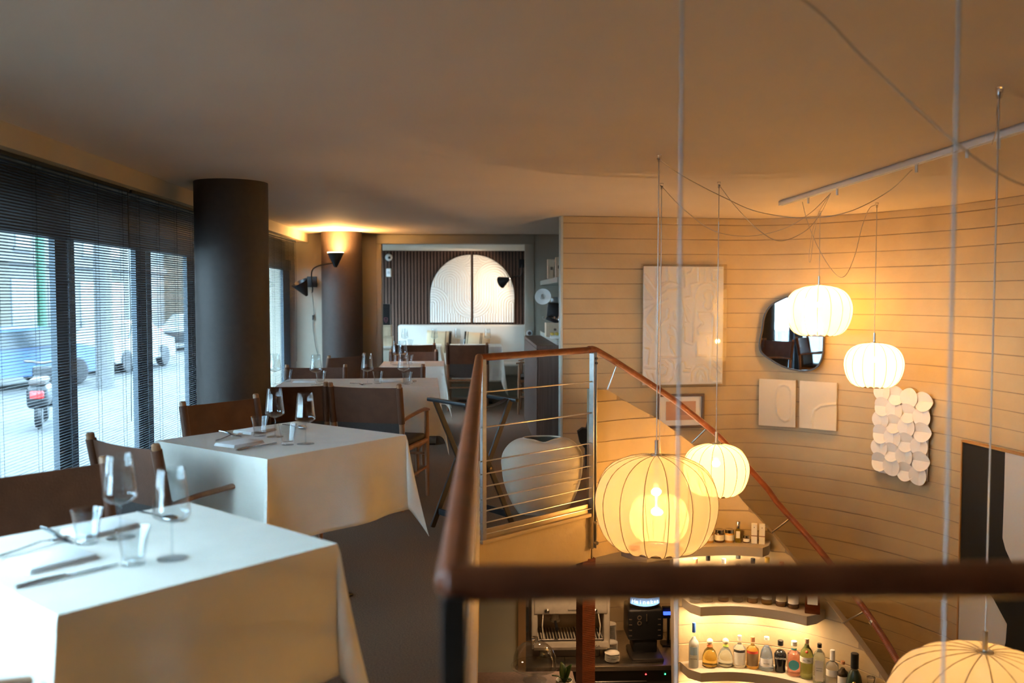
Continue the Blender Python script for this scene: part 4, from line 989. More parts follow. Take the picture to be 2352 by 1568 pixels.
bottle(1728, S3, z3, cyl(.042, .013, .58, .74), .210, gl('amber', (.85, .50, .10)), c_cork, 'amber bottle with black picture label and cork cap', [(.1, .50, mat('label_pic2', (.20, .13, .06), .7), 1.0), (.50, .58, M_red, 1.0)])
bottle(1760, S3, z3, [(.046, 0), (.049, .05), (.046, .25), (.036, .55), (.028, .64), (.016, .72), (.015, 1)], .222, gl('blue', (.42, .55, .80)), c_white, 'tapering pale blue bottle with a white cap', [(.14, .38, mat('label_mare', (.66, .66, .70), .7), 1.0)], writing=[('GIN MARE', .24, .009, M_ink)], capz=.93)
bottle(1792, S3, z3, [(.034, 0), (.036, .03), (.034, .2), (.041, .45), (.041, .56), (.032, .64), (.017, .70), (.016, 1)], .212, mat('black_glass', (.012, .012, .014), .12), c_black, 'black bottle with white capital lettering', [(.84, 1.0, M_wht, .35)], writing=[('BULLDOG', .48, .0155, M_wht)])
def roundel(b, h): MB().lathe([(0, 0), (.034, 0), (.034, .0015), (0, .0015)], 24, Matrix.Translation((0, -.0425, h * .34)) @ Matrix.Rotation(PI / 2, 4, 'X')).obj('roundel', M_turq, b)
bottle(1823, 1545, z3, [(.041, 0), (.042, .03), (.042, .60), (.038, .66), (.02, .71), (.017, .74), (.017, 1)], .225, gl('pink', (.95, .45, .36)), c_white, 'pink bottle with a round turquoise label', [(.745, .80, M_turq, 1.4)], deco=roundel, capz=.88)
bottle(1852, 1552, z3, [(.038, 0), (.040, .03), (.041, .45), (.043, .58), (.036, .70), (.017, .80), (.013, .86), (.013, 1)], .262, gl('green', (.45, .52, .16)), mat('cap_bronze', (.45, .30, .18), .4), 'green ribbed bottle with a white band label and red seal', [(.42, .56, M_paper, 1.3)], writing=[('No. TEN', .49, .013, M_ink)], capz=.90, deco=lambda b, h: MB().sphere((0, -.033, h * .70), .009, 10, 6).obj('seal', M_red, b))
bottle(1881, 1560, z3, [(.040, 0), (.041, .02), (.041, .62), (.036, .70), (.018, .80), (.013, .84), (.013, 1)], .252, gl('pale_blue', (.80, .90, .84)), c_black, 'square pale green bottle with a tall narrow label and black cap', [(.06, .60, M_paper)], square=True, capz=.91, writing=[('LONDON', .40, .009, M_ink), ('DRY GIN', .34, .009, M_ink)])
bottle(1911, 1568, z3, cyl(.040, .014, .56, .68), .235, gl('clear2', (.92, .93, .92)), c_white, 'clear bottle with a long white cap and white label', [(.30, .48, M_paper, 1.2)], capz=.74)
bottle(1935, 1575, z3, cyl(.034, .012, .58, .74), .185, gl('brown', (.035, .02, .012), .08, .2), c_cork, 'small dark brown bottle with a cork and cream label', [(.08, .50, M_paper, 1.1)], capz=.92)
bottle(1962, 1582, z3, [(.036, 0), (.045, .06), (.047, .28), (.040, .46), (.022, .60), (.014, .68), (.013, 1)], .265, mat('dark_green_glass', (.012, .03, .016), .35), c_black, 'bulbous dark green bottle with a gold medallion', deco=lambda b, h: MB().sphere((0, -.043, h * .32), .014, 12, 6, 1).obj('medallion', mat('gold_foil', (.6, .42, .16), .4, .8), b), capz=.66)
bottle(2000, 1590, z3, [(.045, 0), (.048, .03), (.048, .45), (.040, .55), (.02, .7), (.02, .8), (.026, 1)], .16, M_glass, None, 'clear glass decanter at the right end of the bottle shelf', capz=1.0, name='decanter')
# middle shelf
mid = [(1596, .30, gl('clear3', (.92, .9, .85)), c_cork, 'clear bottle with an orange stopper, leftmost on the middle shelf'), (1625, .315, gl('clear4', (.9, .88, .8)), c_black, 'clear bottle with dark stopper, second on the middle shelf'), (1661, .29, gl('brown2', (.2, .09, .03), .08, .5), c_white, 'brown bottle with white cap on the middle shelf'), (1694, .33, gl('grey', (.5, .45, .40)), c_black, 'tall bottle with black and white cap on the middle shelf'),
       (1728, .30, gl('brown3', (.3, .13, .04), .08, .5), c_black, 'amber bottle with black cap on the middle shelf'), (1761, .315, gl('amber2', (.6, .3, .06)), mat('cap_yellow', (.7, .42, .06), .4), 'bottle with a yellow cap on the middle shelf'), (1794, .295, gl('brown4', (.16, .07, .03), .08, .4), c_cork, 'dark bottle with copper cap on the middle shelf'), (1822, .27, gl('brown5', (.12, .06, .03), .08, .4), c_black, 'dark bottle with cream label on the middle shelf')]
for px, h, g, c, lb in mid: bottle(px, 1392, z2, cyl(.037, .014), h, g, c, lb, [(.12, .45, M_paper, 1.1)], capz=.90)
bottle(1866, 1400, z2, [(.050, 0), (.052, .03), (.050, .6), (.03, .7), (.016, .76), (.016, 1)], .25, gl('cognac', (.22, .05, .02), .06, .5), c_black, 'wide dark red bottle at the right end of the middle shelf', [(.25, .5, M_paper)], square=True)
# top shelf jars
def jar(px, r, h, lb, content):
    jarp = [(r * .95, 0), (r, .05), (r, .62), (r * .92, .72), (r * .85, .76), (r * .85, 1)]
    bottle(px, 1246, z1, jarp, h, content, M_silver, lb, [(.18, .60, M_paper, 1.5)], name='preserve_jar', cat='jar', group='preserve jars on the top shelf', capz=.77)
dk = mat('jar_dark', (.10, .05, .03), .2); lt = mat('jar_honey', (.5, .28, .08), .2)
jar(1628, .032, .088, 'preserve jar half hidden by the big lamp', lt); jar(1652, .032, .088, 'preserve jar with dark contents on the top shelf', dk); jar(1675, .032, .088, 'preserve jar with honey contents on the top shelf', lt); jar(1714, .021, .050, 'smallest jar on the top shelf', dk)
bottle(1695, 1246, z1, [(.019, 0), (.02, .03), (.02, .58), (.012, .68), (.011, .72), (.011, 1)], .142, gl('olive', (.62, .52, .08)), M_silver, 'narrow olive oil bottle on the top shelf', [(.22, .56, M_paper)], square=True, capz=.70)
for px, lb in ((1732, 'tall cream carton, left one on the top shelf'), (1750, 'tall cream carton, right one at the end of the top shelf')):
    p = on_inn(px, 1248, .10)[0]; to = Vector((-p.x, -p.y, 0)).normalized()
    c = thing('carton', lb, 'carton', (p.x, p.y, z1 + .0005), math.atan2(to.y, to.x) + PI / 2, 'cream cartons on the top shelf')
    MB().rbox(-.019, .019, -.019, .019, 0, .132, .001, 1).obj('box', M_paper, c); MB().box(-.0195, .0195, -.0195, .0195, .050, .056).obj('band', mat('carton_band', (.25, .12, .08), .6), c)
    MB().box(-.002, .002, -.0198, -.019, .108, .114).obj('mark', M_ink, c)
p = on_inn(1456, 1284, .12)[0]; tag(MB().lathe([(0, 0), (.03, 0), (.045, .02), (.046, .026), (.028, .006), (0, .005)], 20).obj('small_dish', M_red, None, (p.x, p.y, z1 + .001)), 'small red dish on the left end of the top shelf', 'dish')

# ================================================================== LOWER BAR
UP = .9
# rear wall of the bar under the upper floor, partition and trim
struct(MB().box(-2.3, e0.x + .3, 8.25, 8.35, LOW, SLAB).obj('wall_bar', mat('bar_wall_brown', (.16, .10, .065), .6, var=.1)), 'brown rear wall of the bar under the upper floor')
q0 = at(1100, 1450, d=6.5); q1 = at(1190, 1450, d=6.5); q2 = at(1208, 1450, d=6.5)
struct(MB().box(q0.x - 1.2, q1.x, q0.y, q0.y + .1, LOW, SLAB).obj('wall_partition', mat('pale_partition', (.50, .50, .47), .7)), 'pale grey partition under the upper floor')
struct(MB().box(q1.x, q2.x, q0.y - .012, q0.y + .12, LOW, SLAB).obj('trim_6', mat('partition_trim', (.38, .24, .13), .6)), 'tan edge trim of the pale partition')
CZ = at(1400, 1527, d=7.2).z
bc = thing('back_bar_counter', 'steel topped back bar counter with dark fridge doors', 'counter', (0, 0, 0))
xa, xb = q2.x - .02, cw(1.35, 7.2).x; ya = cw(.9, 7.18).y
MB().rbox(xa, xb, ya, 7.93, CZ - .04, CZ, .004, 2).obj('worktop', M_steel, bc)
MB().box(xa, xb, ya + .04, 7.93, LOW, CZ - .04).obj('cabinet', mat('black_cabinet', (.02, .018, .017), .4), bc)
xx = xa + .05
while xx + .5 < xb:
    d_ = MB().rbox(xx, xx + .48, ya + .015, ya + .038, LOW + .12, CZ - .13, .004, 1).obj('fridge_door', mat('black_door', (.03, .028, .026), .25, .5), bc)
    MB().rbox(xx + .04, xx + .44, ya - .004, ya + .012, CZ - .165, CZ - .15, .004, 1).obj('handle', M_steel, d_); xx += .5
for px, col in ((1487, (1, .05, .05)), (1532, (.05, 1, .3))):
    p = at(px, 1541, d=7.16); MB().sphere((p.x, ya + .036, CZ - .085), .006, 8, 6).obj('status_light', emit('led_%d' % px, col, 6, False), bc)
# espresso machine
M_esp = mat('satin_machine_steel', (.50, .45, .38), .42, .45, var=.06, vscale=30)
em_o = at(1305, 1528, d=7.5); em = thing('espresso_machine', 'steel two group espresso machine on the back bar counter', 'coffee machine', (em_o.x, em_o.y, CZ), 0)
k = .000715
def ez_(y): return (823 - y) * k
def exx(x): return (x - 1102) * k
for s in (-1, 1):
    MB().rbox(s * .295 - .026, s * .295 + .026, -.2, .2, .09, .52, .012, 3).obj('side_panel', M_esp, em)
    MB().rbox(s * .20 - .02, s * .20 + .02, -.15, .15, 0, .1, .006, 2).obj('foot', M_dsteel, em)
    gh = MB(); gh.tube([(s * .12 - .0, -.10, .40), (s * .12, -.10, .31)], .034, 16).tube([(s * .12, -.10, .31), (s * .12, -.10, .29)], .04, 16); gh.obj('group_head', M_esp, em)
    MB().tube([(s * .12, -.12, .30), (s * .12, -.27, .285)], [.010, .015], 10).obj('portafilter_handle', M_black, em)
    MB().sphere((s * .195, -.215, ez_(245)), .022, 14, 8).obj('steam_knob', mat('chrome_knob', (.5, .5, .5), .1, 1.0), em)
    MB().tube([(s * .225, -.2, .38), (s * .235, -.24, .30), (s * .225, -.25, .20)], .005, 8).obj('steam_wand', M_esp, em)
MB().rbox(-.3, .3, -.21, .2, ez_(290), .53, .012, 3).obj('upper_housing', M_esp, em)
MB().rbox(-.27, .27, .05, .19, .12, .38, .005, 1).obj('back_panel', mat('dark_tan_steel', (.22, .17, .12), .3, .9), em)  # back panel in a darker brown steel than the casing
MB().rbox(-.27, .27, -.20, .1, .155, .175, .004, 1).obj('drip_tray', M_dsteel, em)
gm = MB().box(-.004, .004, -.2, .06, .176, .182).mesh('grate_bar', M_esp, False)
for i in range(22): link('grate_bar', gm, em, (-.26 + i * .0247, 0, 0))
fp = MB(); fp.add([(x, y, z) for x in (-.3, .3) for y, z in ((-.23, .155), (-.235, .12), (-.20, .085), (.1, .085), (.1, .155))], [(0, 1, 2, 3, 4), (9, 8, 7, 6, 5), (0, 5, 6, 1), (1, 6, 7, 2), (2, 7, 8, 3), (3, 8, 9, 4), (4, 9, 5, 0)]); fp.obj('front_panel', M_esp, em, smooth=False)
MB().rbox(-.25, .25, -.13, .18, .0, .086, .006, 1).obj('plinth', M_dsteel, em)
text('lettering', 'lavazza', .026, M_ink, em, (.01, -.2115, ez_(240)), (PI / 2, 0, 0)); text('lettering', 'GA', .03, M_ink, em, (.215, -.2365, .125), (PI / 2, 0, 0))
# beer dispenser
bo = at(1478, 1527, d=7.45); bd = thing('beer_dispenser', 'black beer dispenser with a glowing sign on the back bar counter', 'beer dispenser', (bo.x, bo.y, CZ), 0)
MB().rbox(-.145, .145, -.10, .16, .14, .40, .02, 3).obj('body', M_black, bd); MB().rbox(-.13, .13, -.21, .12, .0, .035, .012, 2).obj('drip_tray', M_dsteel, bd); MB().rbox(-.10, .10, -.08, .12, .03, .15, .02, 2).obj('neck', M_black, bd)
hd_ = MB(); hd_.lathe([(.0, .40), (.125, .40), (.13, .41), (.13, .50), (.12, .515), (0, .515)], 32, Matrix.Diagonal((1, .75, 1, 1))); hd_.obj('head', M_black, bd)
sg = MB(); v = []; N = 18
for j in range(N + 1):
    t = -PI / 2 - 1.15 + 2.3 * j / N; v += [(.132 * math.cos(t), .099 * math.sin(t), .425 + .012 * math.cos(t)**2), (.132 * math.cos(t), .099 * math.sin(t), .495)]
sg.add(v, [(2 * j, 2 * j + 2, 2 * j + 3, 2 * j + 1) for j in range(N)]); sg.obj('lit_sign', emit('sign_blue_white', (.35, .62, 1.0), 1.6, False), bd)
M_sgn = emit('sign_letters', (.9, .97, 1.0), 3.0, False)
for i, ch in enumerate('Heineken'):
    t = -PI / 2 + (i - 3.5) * .235; text('letter', ch, .052, M_sgn, bd, (.1345 * math.cos(t), .1015 * math.sin(t), .462), (PI / 2, 0, t + PI / 2))
for x, z in ((-.055, .335), (-.055, .29)): MB().shell([(.011, -.004), (.019, -.004), (.019, .004), (.011, .004), (.011, -.004)], 20, Matrix.Translation((x, -.102, z)) @ Matrix.Rotation(PI / 2, 4, 'X')).obj('gauge_ring', M_silver, bd)
MB().rbox(-.004, .006, -.125, -.10, .31, .37, .002, 1).obj('tap_lever', M_silver, bd)
for z in (.32, .275, .23, .185):
    for x in (-.127, .11): MB().box(x - .012, x + .012, -.1015, -.098, z - .004, z + .004).obj('vent', M_steel, bd)
cp = thing('till_screen', 'small blue glowing display beside the beer dispenser', 'screen', (*at(1537, 1408, d=7.62).to_2d(), CZ))
pz = at(1537, 1408, d=7.62).z - CZ
MB().rbox(-.05, .05, -.012, .012, pz - .012, pz + .012, .003, 1).obj('display', emit('blue_display', (.05, .12, 1.0), 2.5, False), cp); MB().rbox(-.055, .055, .0, .03, pz - .05, pz + .05, .004, 1, Matrix.Translation((0, .013, 0))).obj('case', M_black, cp); MB().tube([(0, .03, 0), (0, .03, pz - .04)], .012, 8).rbox(-.06, .06, -.03, .09, 0, .012, .004, 1).obj('stand', M_black, cp)
# saucers, one by one
sm_ = MB().lathe([(0, 0), (.032, 0), (.036, .003), (.058, .012), (.060, .0135), (.0575, .0135), (.034, .006), (0, .0045)], 24).mesh('saucer', mat('white_china', (.68, .64, .58), .25))
for (px, py, d, n, nm) in ((1399, 1486, 7.62, 16, 'tall stack of white saucers beside the espresso machine'), (1402, 1504, 7.45, 8, 'middle stack of white saucers beside the espresso machine'), (1406, 1519, 7.28, 6, 'short front stack of white saucers beside the espresso machine')):
    p = at(px, py, d=d)
    for i in range(n): tag(link('saucer', sm_, None, (p.x + random.uniform(-.001, .001), p.y, CZ + .0004 + i * .0115)), 'saucer in the ' + nm, 'saucer', nm)
# front counter with cake dome and orchid
FZ = -1.13; fo0 = at(1130, 1568, d=5.75)
fc_ = thing('front_bar_counter', 'dark front bar counter below the railing', 'counter', (0, 0, 0))
fx0, fx1, fy0, fy1 = cw(-.35, 5.8).x, cw(.42, 5.8).x, 5.45, 6.05
MB().rbox(fx0, fx1, fy0, fy1, FZ - .05, FZ, .006, 2).obj('worktop', M_walnut, fc_); MB().box(fx0 + .03, fx1 - .03, fy0 + .05, fy1 - .03, LOW, FZ - .05).obj('body', mat('counter_body', (.05, .035, .028), .6), fc_)
p = at(1228, 1560, d=5.92); cd = thing('cake_dome', 'clear glass cake dome with a knob on the front bar counter', 'cake dome', (p.x, p.y, FZ + .0005))
MB().lathe([(0, 0), (.08, 0), (.075, .008), (.018, .02), (.018, .07), (.08, .085), (.155, .09), (.158, .096), (0, .095)], 32).obj('stand', M_thin, cd, angle=60)
dome = [(.140, .097), (.142, .12), (.139, .16), (.122, .20), (.09, .232), (.045, .249), (.012, .252)]
MB().shell(dome, 32).obj('dome', M_dome, cd, angle=60); MB().lathe([(0, .251), (.012, .252), (.012, .258), (.02, .265), (.024, .277), (.018, .290), (0, .294)], 20).obj('knob', M_glass, cd, angle=60)
p = at(1296, 1560, d=5.62); pt = thing('potted_orchid', 'small green orchid in a white pot on the front bar counter', 'potted plant', (p.x, p.y, FZ + .0005))
MB().lathe([(0, 0), (.043, 0), (.048, .01), (.052, .13), (.049, .13), (.046, .10), (0, .098)], 28).obj('pot', M_white, pt); MB().lathe([(0, .098), (.045, .098), (.04, .108), (0, .11)], 16).obj('soil', mat('bark_soil', (.03, .02, .012), 1), pt)
M_leaf = mat('orchid_leaf', (.03, .075, .02), .35, var=.2)
def leaf(a, L_, w_, lean):
    m = MB(); v = []; n = 9
    for i in range(n):
        t = i / (n - 1); ww = w_ * math.sin(PI * (t * .9 + .08)) ; x = lean * t * t * L_; z = .105 + L_ * t * (1 - .25 * t * lean)
        v += [(x, -ww, z + .006), (x, 0, z), (x, ww, z + .006)]
    f = [(3 * i + j, 3 * i + j + 1, 3 * i + 4 + j, 3 * i + 3 + j) for i in range(n - 1) for j in range(2)]
    o = m.add(v, f).obj('leaf', M_leaf, pt, (0, 0, 0), (0, 0, a)); s = o.modifiers.new('t', 'SOLIDIFY'); s.thickness = .002
leaf(.6, .12, .030, .5); leaf(1.9, .13, .028, .35); leaf(3.6, .09, .022, 1.0); leaf(5.0, .08, .02, 1.1)
MB().tube([(0, 0, .1), (.006, 0, .2), (.002, .004, .27)], .0022, 6).obj('flower_stem', mat('dark_stem', (.02, .03, .012), .6), pt)

# ================================================================== THINGS ON THE UPPER FLOOR
# folding tray stand
p0 = at(985, 1219, z=0); p1 = at(1160, 1205, z=0)
fs = at(986, 914, z=.80); 
cs = cw(-.236, 5.47); ax = (cw(.30, .24)).normalized()
ts_ = thing('tray_stand', 'black wooden folding tray stand beside the railing', 'folding stand', (cs.x, cs.y, 0), math.atan2(ax.y, ax.x))
hw = .185; dp_ = .155; TH = .79
for y in (-dp_, dp_):
    for s in (-1, 1):
        a_, b_ = Vector((-s * hw, y + s * .011, 0.0)), Vector((s * (hw - .01), y + s * .011, TH - .015)); dv = (b_ - a_).normalized()
        MB().rbox(-.017, .017, -.0085, .0085, 0, (b_ - a_).length, .003, 1, frame(a_, dv.cross(Vector((0, 1, 0))) * -1, (0, 1, 0), dv)).obj('leg', mat('black_stained_wood', (.035, .022, .014), .4), ts_)
    MB().lathe([(0, -.026), (.008, -.026), (.008, .026), (0, .026)], 10, Matrix.Translation((0, y, TH / 2 - .005)) @ Matrix.Rotation(PI / 2, 4, 'X')).obj('pivot', mat('brass', (.7, .48, .18), .25, 1), ts_)
for s in (-1, 1):
    MB().rbox(s * hw - .015, s * hw + .015, -dp_ - .045, dp_ + .045, TH - .022, TH, .005, 2).obj('top_bar', M_black, ts_)
    MB().rbox(s * (hw - .045) - .008, s * (hw - .045) + .008, -dp_, dp_, .075, .115, .003, 1).obj('stretcher', M_black, ts_)
for y in (-.11, .11):
    MB().add([(hw * u, y + dy, TH + .002 - .05 * (1 - u * u) - dz) for u in np.linspace(-1, 1, 9) for dy, dz in ((-.022, 0), (.022, 0), (.022, .004), (-.022, .004))], [(4 * i + j, 4 * i + (j + 1) % 4, 4 * i + 4 + (j + 1) % 4, 4 * i + 4 + j) for i in range(8) for j in range(4)]).obj('strap', M_black, ts_)
# big vase
vp = at(1245, 1160, d=5.86); vp = Vector((vp.x, vp.y, 0))
vs_o = thing('floor_vase', 'large cream heart shaped ceramic vase behind the cable railing', 'vase', (vp.x, vp.y, 0), rad(4))
vprof = [(0, 0), (.135, 0), (.165, .018), (.212, .10), (.248, .20), (.262, .29), (.266, .345), (.252, .40), (.215, .45), (.17, .478), (.125, .488)]
vpr = [(p.x, p.y) for p in spline([(a, b, 0) for a, b in vprof], 4)]
mv = MB(); v = []; f = []; ns2 = 48; inner = [(max(r - .012, 0), z - .004) for r, z in vpr[::-1]][:14]
full = vpr + inner
for (r, z) in full:
    for k_ in range(ns2):
        t = 2 * PI * k_ / ns2; dip = math.exp(-((math.cos(t)) / .42) ** 2) * max(0, min(1, (z - .470) / .015)) 
        fr_s = .020 if math.sin(t) < 0 else .0
        v.append((r * math.cos(t), r * .62 * math.sin(t), z - dip * fr_s))
for j in range(len(full) - 1):
    for k_ in range(ns2): k2_ = (k_ + 1) % ns2; f.append((j * ns2 + k_, j * ns2 + k2_, (j + 1) * ns2 + k2_, (j + 1) * ns2 + k_))
mv.add(v, f); mv.obj('body', M_cream, vs_o, angle=60)
MB().lathe([(0, .35), (.18, .35), (.18, .352), (0, .352)], 24, Matrix.Diagonal((1, .6, 1, 1))).obj('inner_shade_disc', mat('vase_inside_shade', (.05, .035, .03), .9), vs_o)  # dark disc painted as the shade inside the vase
MB().tube([(r * 1.002, 0, z) for r, z in vpr[2:]], .004, 6).obj('seam', M_cream, vs_o)
MB().tube([(.121 * math.cos(t), .121 * .62 * math.sin(t), .487 - (.020 * math.exp(-(math.cos(t) / .42) ** 2) if math.sin(t) < 0 else 0)) for t in np.linspace(0, 2 * PI, 60)], .0065, 8, cap=False).obj('rim_bead', M_cream, vs_o)
# black bag on the wall end
bp0 = at(1340, 1040, d=7.4)
bg_ = thing('black_bag', 'black cloth bag hanging on the wall behind the railing post', 'bag', (bp0.x + .02, bp0.y, 0))
zb0, zb1 = at(1340, 1100, d=7.4).z, at(1340, 982, d=7.4).z
q = MB(); pts_ = [(-.07, zb1 - .03), (-.03, zb1), (.08, zb1 - .01), (.09, zb0), (.0, zb0 + .0), (-.005, zb0 + .25), (-.05, zb1 - .12)]
outline(q, pts_, -.03, .04); q.obj('bag_body', mat('black_cloth', (.012, .011, .011), .9), bg_, angle=30); MB().tube([(.0, 0, zb1 - .02), (.02, .02, zb1 + .1), (.05, 0, zb1 - .02)], .006, 6).obj('strap', MATS['black_cloth'], bg_)
MB().rbox(-.03, .05, -.02, .03, 0, zb0 + .02, .008, 2).obj('stand', MATS['black_cloth'], bg_)
# sideboard
sa = at(1202, 974, z=0); sb = at(1257, 1038, z=0)
fx = (sa.x + sb.x) / 2 - .02; sby0, sby1 = e0.y + .225, YF - .05
sd = thing('sideboard', 'tall walnut sideboard with fluted front beside the shelf niche', 'sideboard', (fx, sby0, 0))
SH = .955; SDp = .42; SL = sby1 - sby0
MB().box(.004, SDp, 0.0, SL, .03, SH - .03).obj('carcass', M_walnut, sd); MB().rbox(-.012, SDp, -.006, SL, SH - .03, SH, .003, 1).obj('top', M_walnut, sd)
nfl = 42; fm_ = MB().rbox(-.012, .004, .004, SL / nfl - .004, .03, SH - .032, .005, 2).mesh('flute', M_walnut)
for i in range(nfl): link('flute', fm_, sd, (0, i * SL / nfl, 0))
MB().box(.03, SDp - .02, .03, SL, 0, .03).obj('plinth', M_black, sd)
# niche shelves
SZ1, SZ2 = at(1228, 759, Y=YF).z, at(1228, 645, Y=YF).z; sx0 = .72
for z, lb in ((SZ1, 'lower niche shelf above the walnut sideboard'), (SZ2, 'upper niche shelf with wooden boxes')):
    tag(MB().rbox(sx0, NX - .001, e0.y + .225, YF - .003, z - .05, z, .003, 1).obj('niche_shelf', mat('niche_shelf_paint', (.40, .40, .35), .55)), lb, 'shelf', 'niche shelves')
def nz(px, py, z): p = at(px, py, d=9.0); return p
def wbox(name, px, w_, h_, d_, z, y, lb, extra=None):
    p = at(px, 700, Y=y); o = thing(name, lb, 'wooden box', (p.x, y, z + .0005)); t = .008
    b = MB(); b.rbox(-w_ / 2, w_ / 2, 0, d_, 0, t, .001, 1).rbox(-w_ / 2, w_ / 2, 0, d_, h_ - t, h_, .001, 1).rbox(-w_ / 2, -w_ / 2 + t, 0, d_, t, h_ - t, .001, 1).rbox(w_ / 2 - t, w_ / 2, 0, d_, t, h_ - t, .001, 1).rbox(-w_ / 2 + t, w_ / 2 - t, d_ - t, d_, t, h_ - t, .001, 1)
    b.obj('case', M_lightwood, o); MB().rbox(-w_ / 2 + t, w_ / 2 - t, .002, .01, t, h_ - t, .001, 1).obj('lid', M_lightwood, o); MB().rbox(-.012, .012, -.002, .003, h_ * .45, h_ * .6, .001, 1).obj('stamp', mat('box_ink', (.15, .1, .07), .8), o); return o
wbox('wine_box', 1267, .075, .19, .12, SZ2, 9.0, 'wooden wine box on the upper niche shelf, left one'); wbox('wine_box', 1284, .06, .20, .12, SZ2, 8.75, 'wooden wine box on the upper niche shelf, right one')
pb = at(1276, 700, Y=8.9); tag(MB().lathe([(0, 0), (.022, 0), (.022, .09), (.01, .12), (.009, .16), (0, .16)], 16).obj('glass_flask', M_glass, None, (pb.x, 8.92, SZ2 + .0005)), 'small clear flask between the wooden wine boxes', 'flask')
pp_ = at(1247, 681, Y=9.6); pl_ = thing('wall_plate', 'white round plate on the back wall of the niche', 'plate', (pp_.x, pp_.y, pp_.z)); md = Matrix.Rotation(rad(78), 4, 'X') @ Matrix.Rotation(rad(-10), 4, 'Y')
MB().lathe([(0, -.01), (.05, -.01), (.085, .0), (.086, .004), (.05, -.004), (.02, -.004), (0, -.004)], 32, md).obj('rim', M_white, pl_); MB().lathe([(.028, -.004), (.03, -.002), (.032, -.004)], 24, md).obj('ring', M_white, pl_)
MB().tube([(0, .01, 0), (.0, NX - pp_.x if False else .10, -.02)], .006, 6).obj('hook', M_steel, pl_)
cb_ = wbox('wooden_crate', 1275, .17, .135, .2, SZ1, 8.75, 'pale wooden crate on the lower niche shelf under the black case')
pk = at(1270, 700, Y=8.8); zz = SZ1 + .137
ck = thing('black_case', 'black hinged equipment case on the wooden crate', 'case', (pk.x + .01, 8.8, zz))
MB().rbox(-.085, .11, 0, .16, 0, .035, .006, 2, Matrix.Rotation(rad(22), 4, 'Y')).obj('tray', M_black, ck); MB().rbox(-.07, .12, .06, .16, .045, .19, .01, 2, Matrix.Rotation(rad(6), 4, 'Y')).obj('lid', M_black, ck)
for x in (.01, .05): MB().lathe([(0, .0), (.014, .0), (.014, .03), (.008, .04), (0, .042)], 12, Matrix.Translation((x, .03, .02))).obj('knob', M_silver, ck)
MB().tube([(-.085, .05, .03), (-.105, .05, .035), (-.11, .05, .05), (-.095, .05, .055)], .004, 6).obj('latch', M_steel, ck); MB().rbox(-.02, .05, .07, .14, .19, .245, .01, 2).obj('top_can', mat('steel_can', (.4, .42, .44), .3, .9), ck)
pe = at(1277, 700, Y=8.42); eb = thing('lemon_tray', 'white tray of yellow lemons on the lower niche shelf', 'fruit tray', (pe.x + .01, 8.45, SZ1 + .0005)); MB().rbox(-.06, .06, -.05, .05, 0, .03, .006, 2).obj('tray', M_white, eb)
for i in range(9): MB().sphere((-.042 + .042 * (i % 3), -.032 + .032 * (i // 3), .042), .018, 10, 6, .85).obj('lemon', mat('lemon_yellow', (.75, .55, .10), .5), eb)
pth = at(1216, 765, Y=YF - .02); th_ = thing('wall_thermostat', 'small round grey dial on the right jamb of the opening', 'thermostat', (pth.x, YF - .021, pth.z)); MB().lathe([(0, 0), (.036, 0), (.036, .012), (.03, .016), (0, .016)], 28, Matrix.Rotation(PI / 2, 4, 'X')).obj('ring', mat('dial_grey', (.45, .5, .52), .4), th_); MB().lathe([(0, .016), (.02, .016), (.02, .019), (0, .019)], 24, Matrix.Rotation(PI / 2, 4, 'X')).obj('dial', M_dsteel, th_)

# ================================================================== WALL LAMPS
def cone(M, r, h, name, parent, m=M_black):
    return MB().shell([(.012, 0), (.016, .006), (r, h), (r - .004, h), (.010, .008)], 28, M).obj(name, m, parent, angle=50)
pw = at(717, 647, Y=YF - .01); wl = thing('wall_lamp', 'black two cone wall lamp glowing upward beside the far column', 'wall lamp', (pw.x, YF - .002, pw.z))
o = Vector((pw.x, YF - .002, pw.z)); loc = lambda px, py, d: at(px, py, d=d) - o
MB().rbox(-.055, .055, -.02, 0, -.06, .06, .003, 1).obj('wall_plate', M_black, wl)
a1 = loc(718, 665, 10.2); a2 = loc(716, 625, 10.15); a3 = loc(730, 611, 10.0); a4 = loc(764, 604, 9.72)
MB().tube(spline([loc(716, 672, 10.2), a1, a2, a3, a4], 6), .007, 8).obj('arm', M_black, wl); MB().tube([Vector((0, -.015, 0)), loc(716, 647, 10.18)], .008, 8).obj('arm_joint', M_black, wl)
ap = loc(771, 614, 9.70); r_c = 19.5 * 9.7 / FPX
cone(Matrix.Translation(ap), r_c, .155, 'upper_shade', wl); MB().lathe([(0, .148), (r_c - .008, .148), (r_c - .008, .158), (0, .160)], 24, Matrix.Translation(ap)).obj('diffuser', emit('sconce_bulb', (1, .52, .16), 60 / (PI * PI * r_c ** 2)), wl)
ap2 = loc(705, 679, 10.05); cone(aim(ap2, (loc(696, 648, 10.05) - ap2) + Vector((-.03, -.05, 0))), .095, .17, 'lower_shade', wl)
MB().tube(spline([loc(716, 665, 10.2), loc(719, 690, 10.28), loc(721, 720, 10.3), loc(719, 745, 10.3), loc(724, 790, 10.3), loc(731, 818, 10.3)], 6), .0028, 6).obj('cable', M_black, wl); s_ = loc(719, 729, 10.29); MB().rbox(s_.x - .009, s_.x + .009, s_.y - .008, s_.y + .008, s_.z - .028, s_.z + .028, .003, 1).obj('cord_switch', M_black, wl)
pw = at(1199, 605, Y=YB - .03); bl = thing('wall_lamp', 'black cone wall lamp lighting the arched panels in the back room', 'wall lamp', (pw.x, YB - .024, pw.z)); o = Vector((pw.x, YB - .024, pw.z))
MB().rbox(-.05, .05, -.02, 0, -.06, .06, .003, 1).obj('wall_plate', M_black, bl); a4 = loc(1171, 639, 12.62)
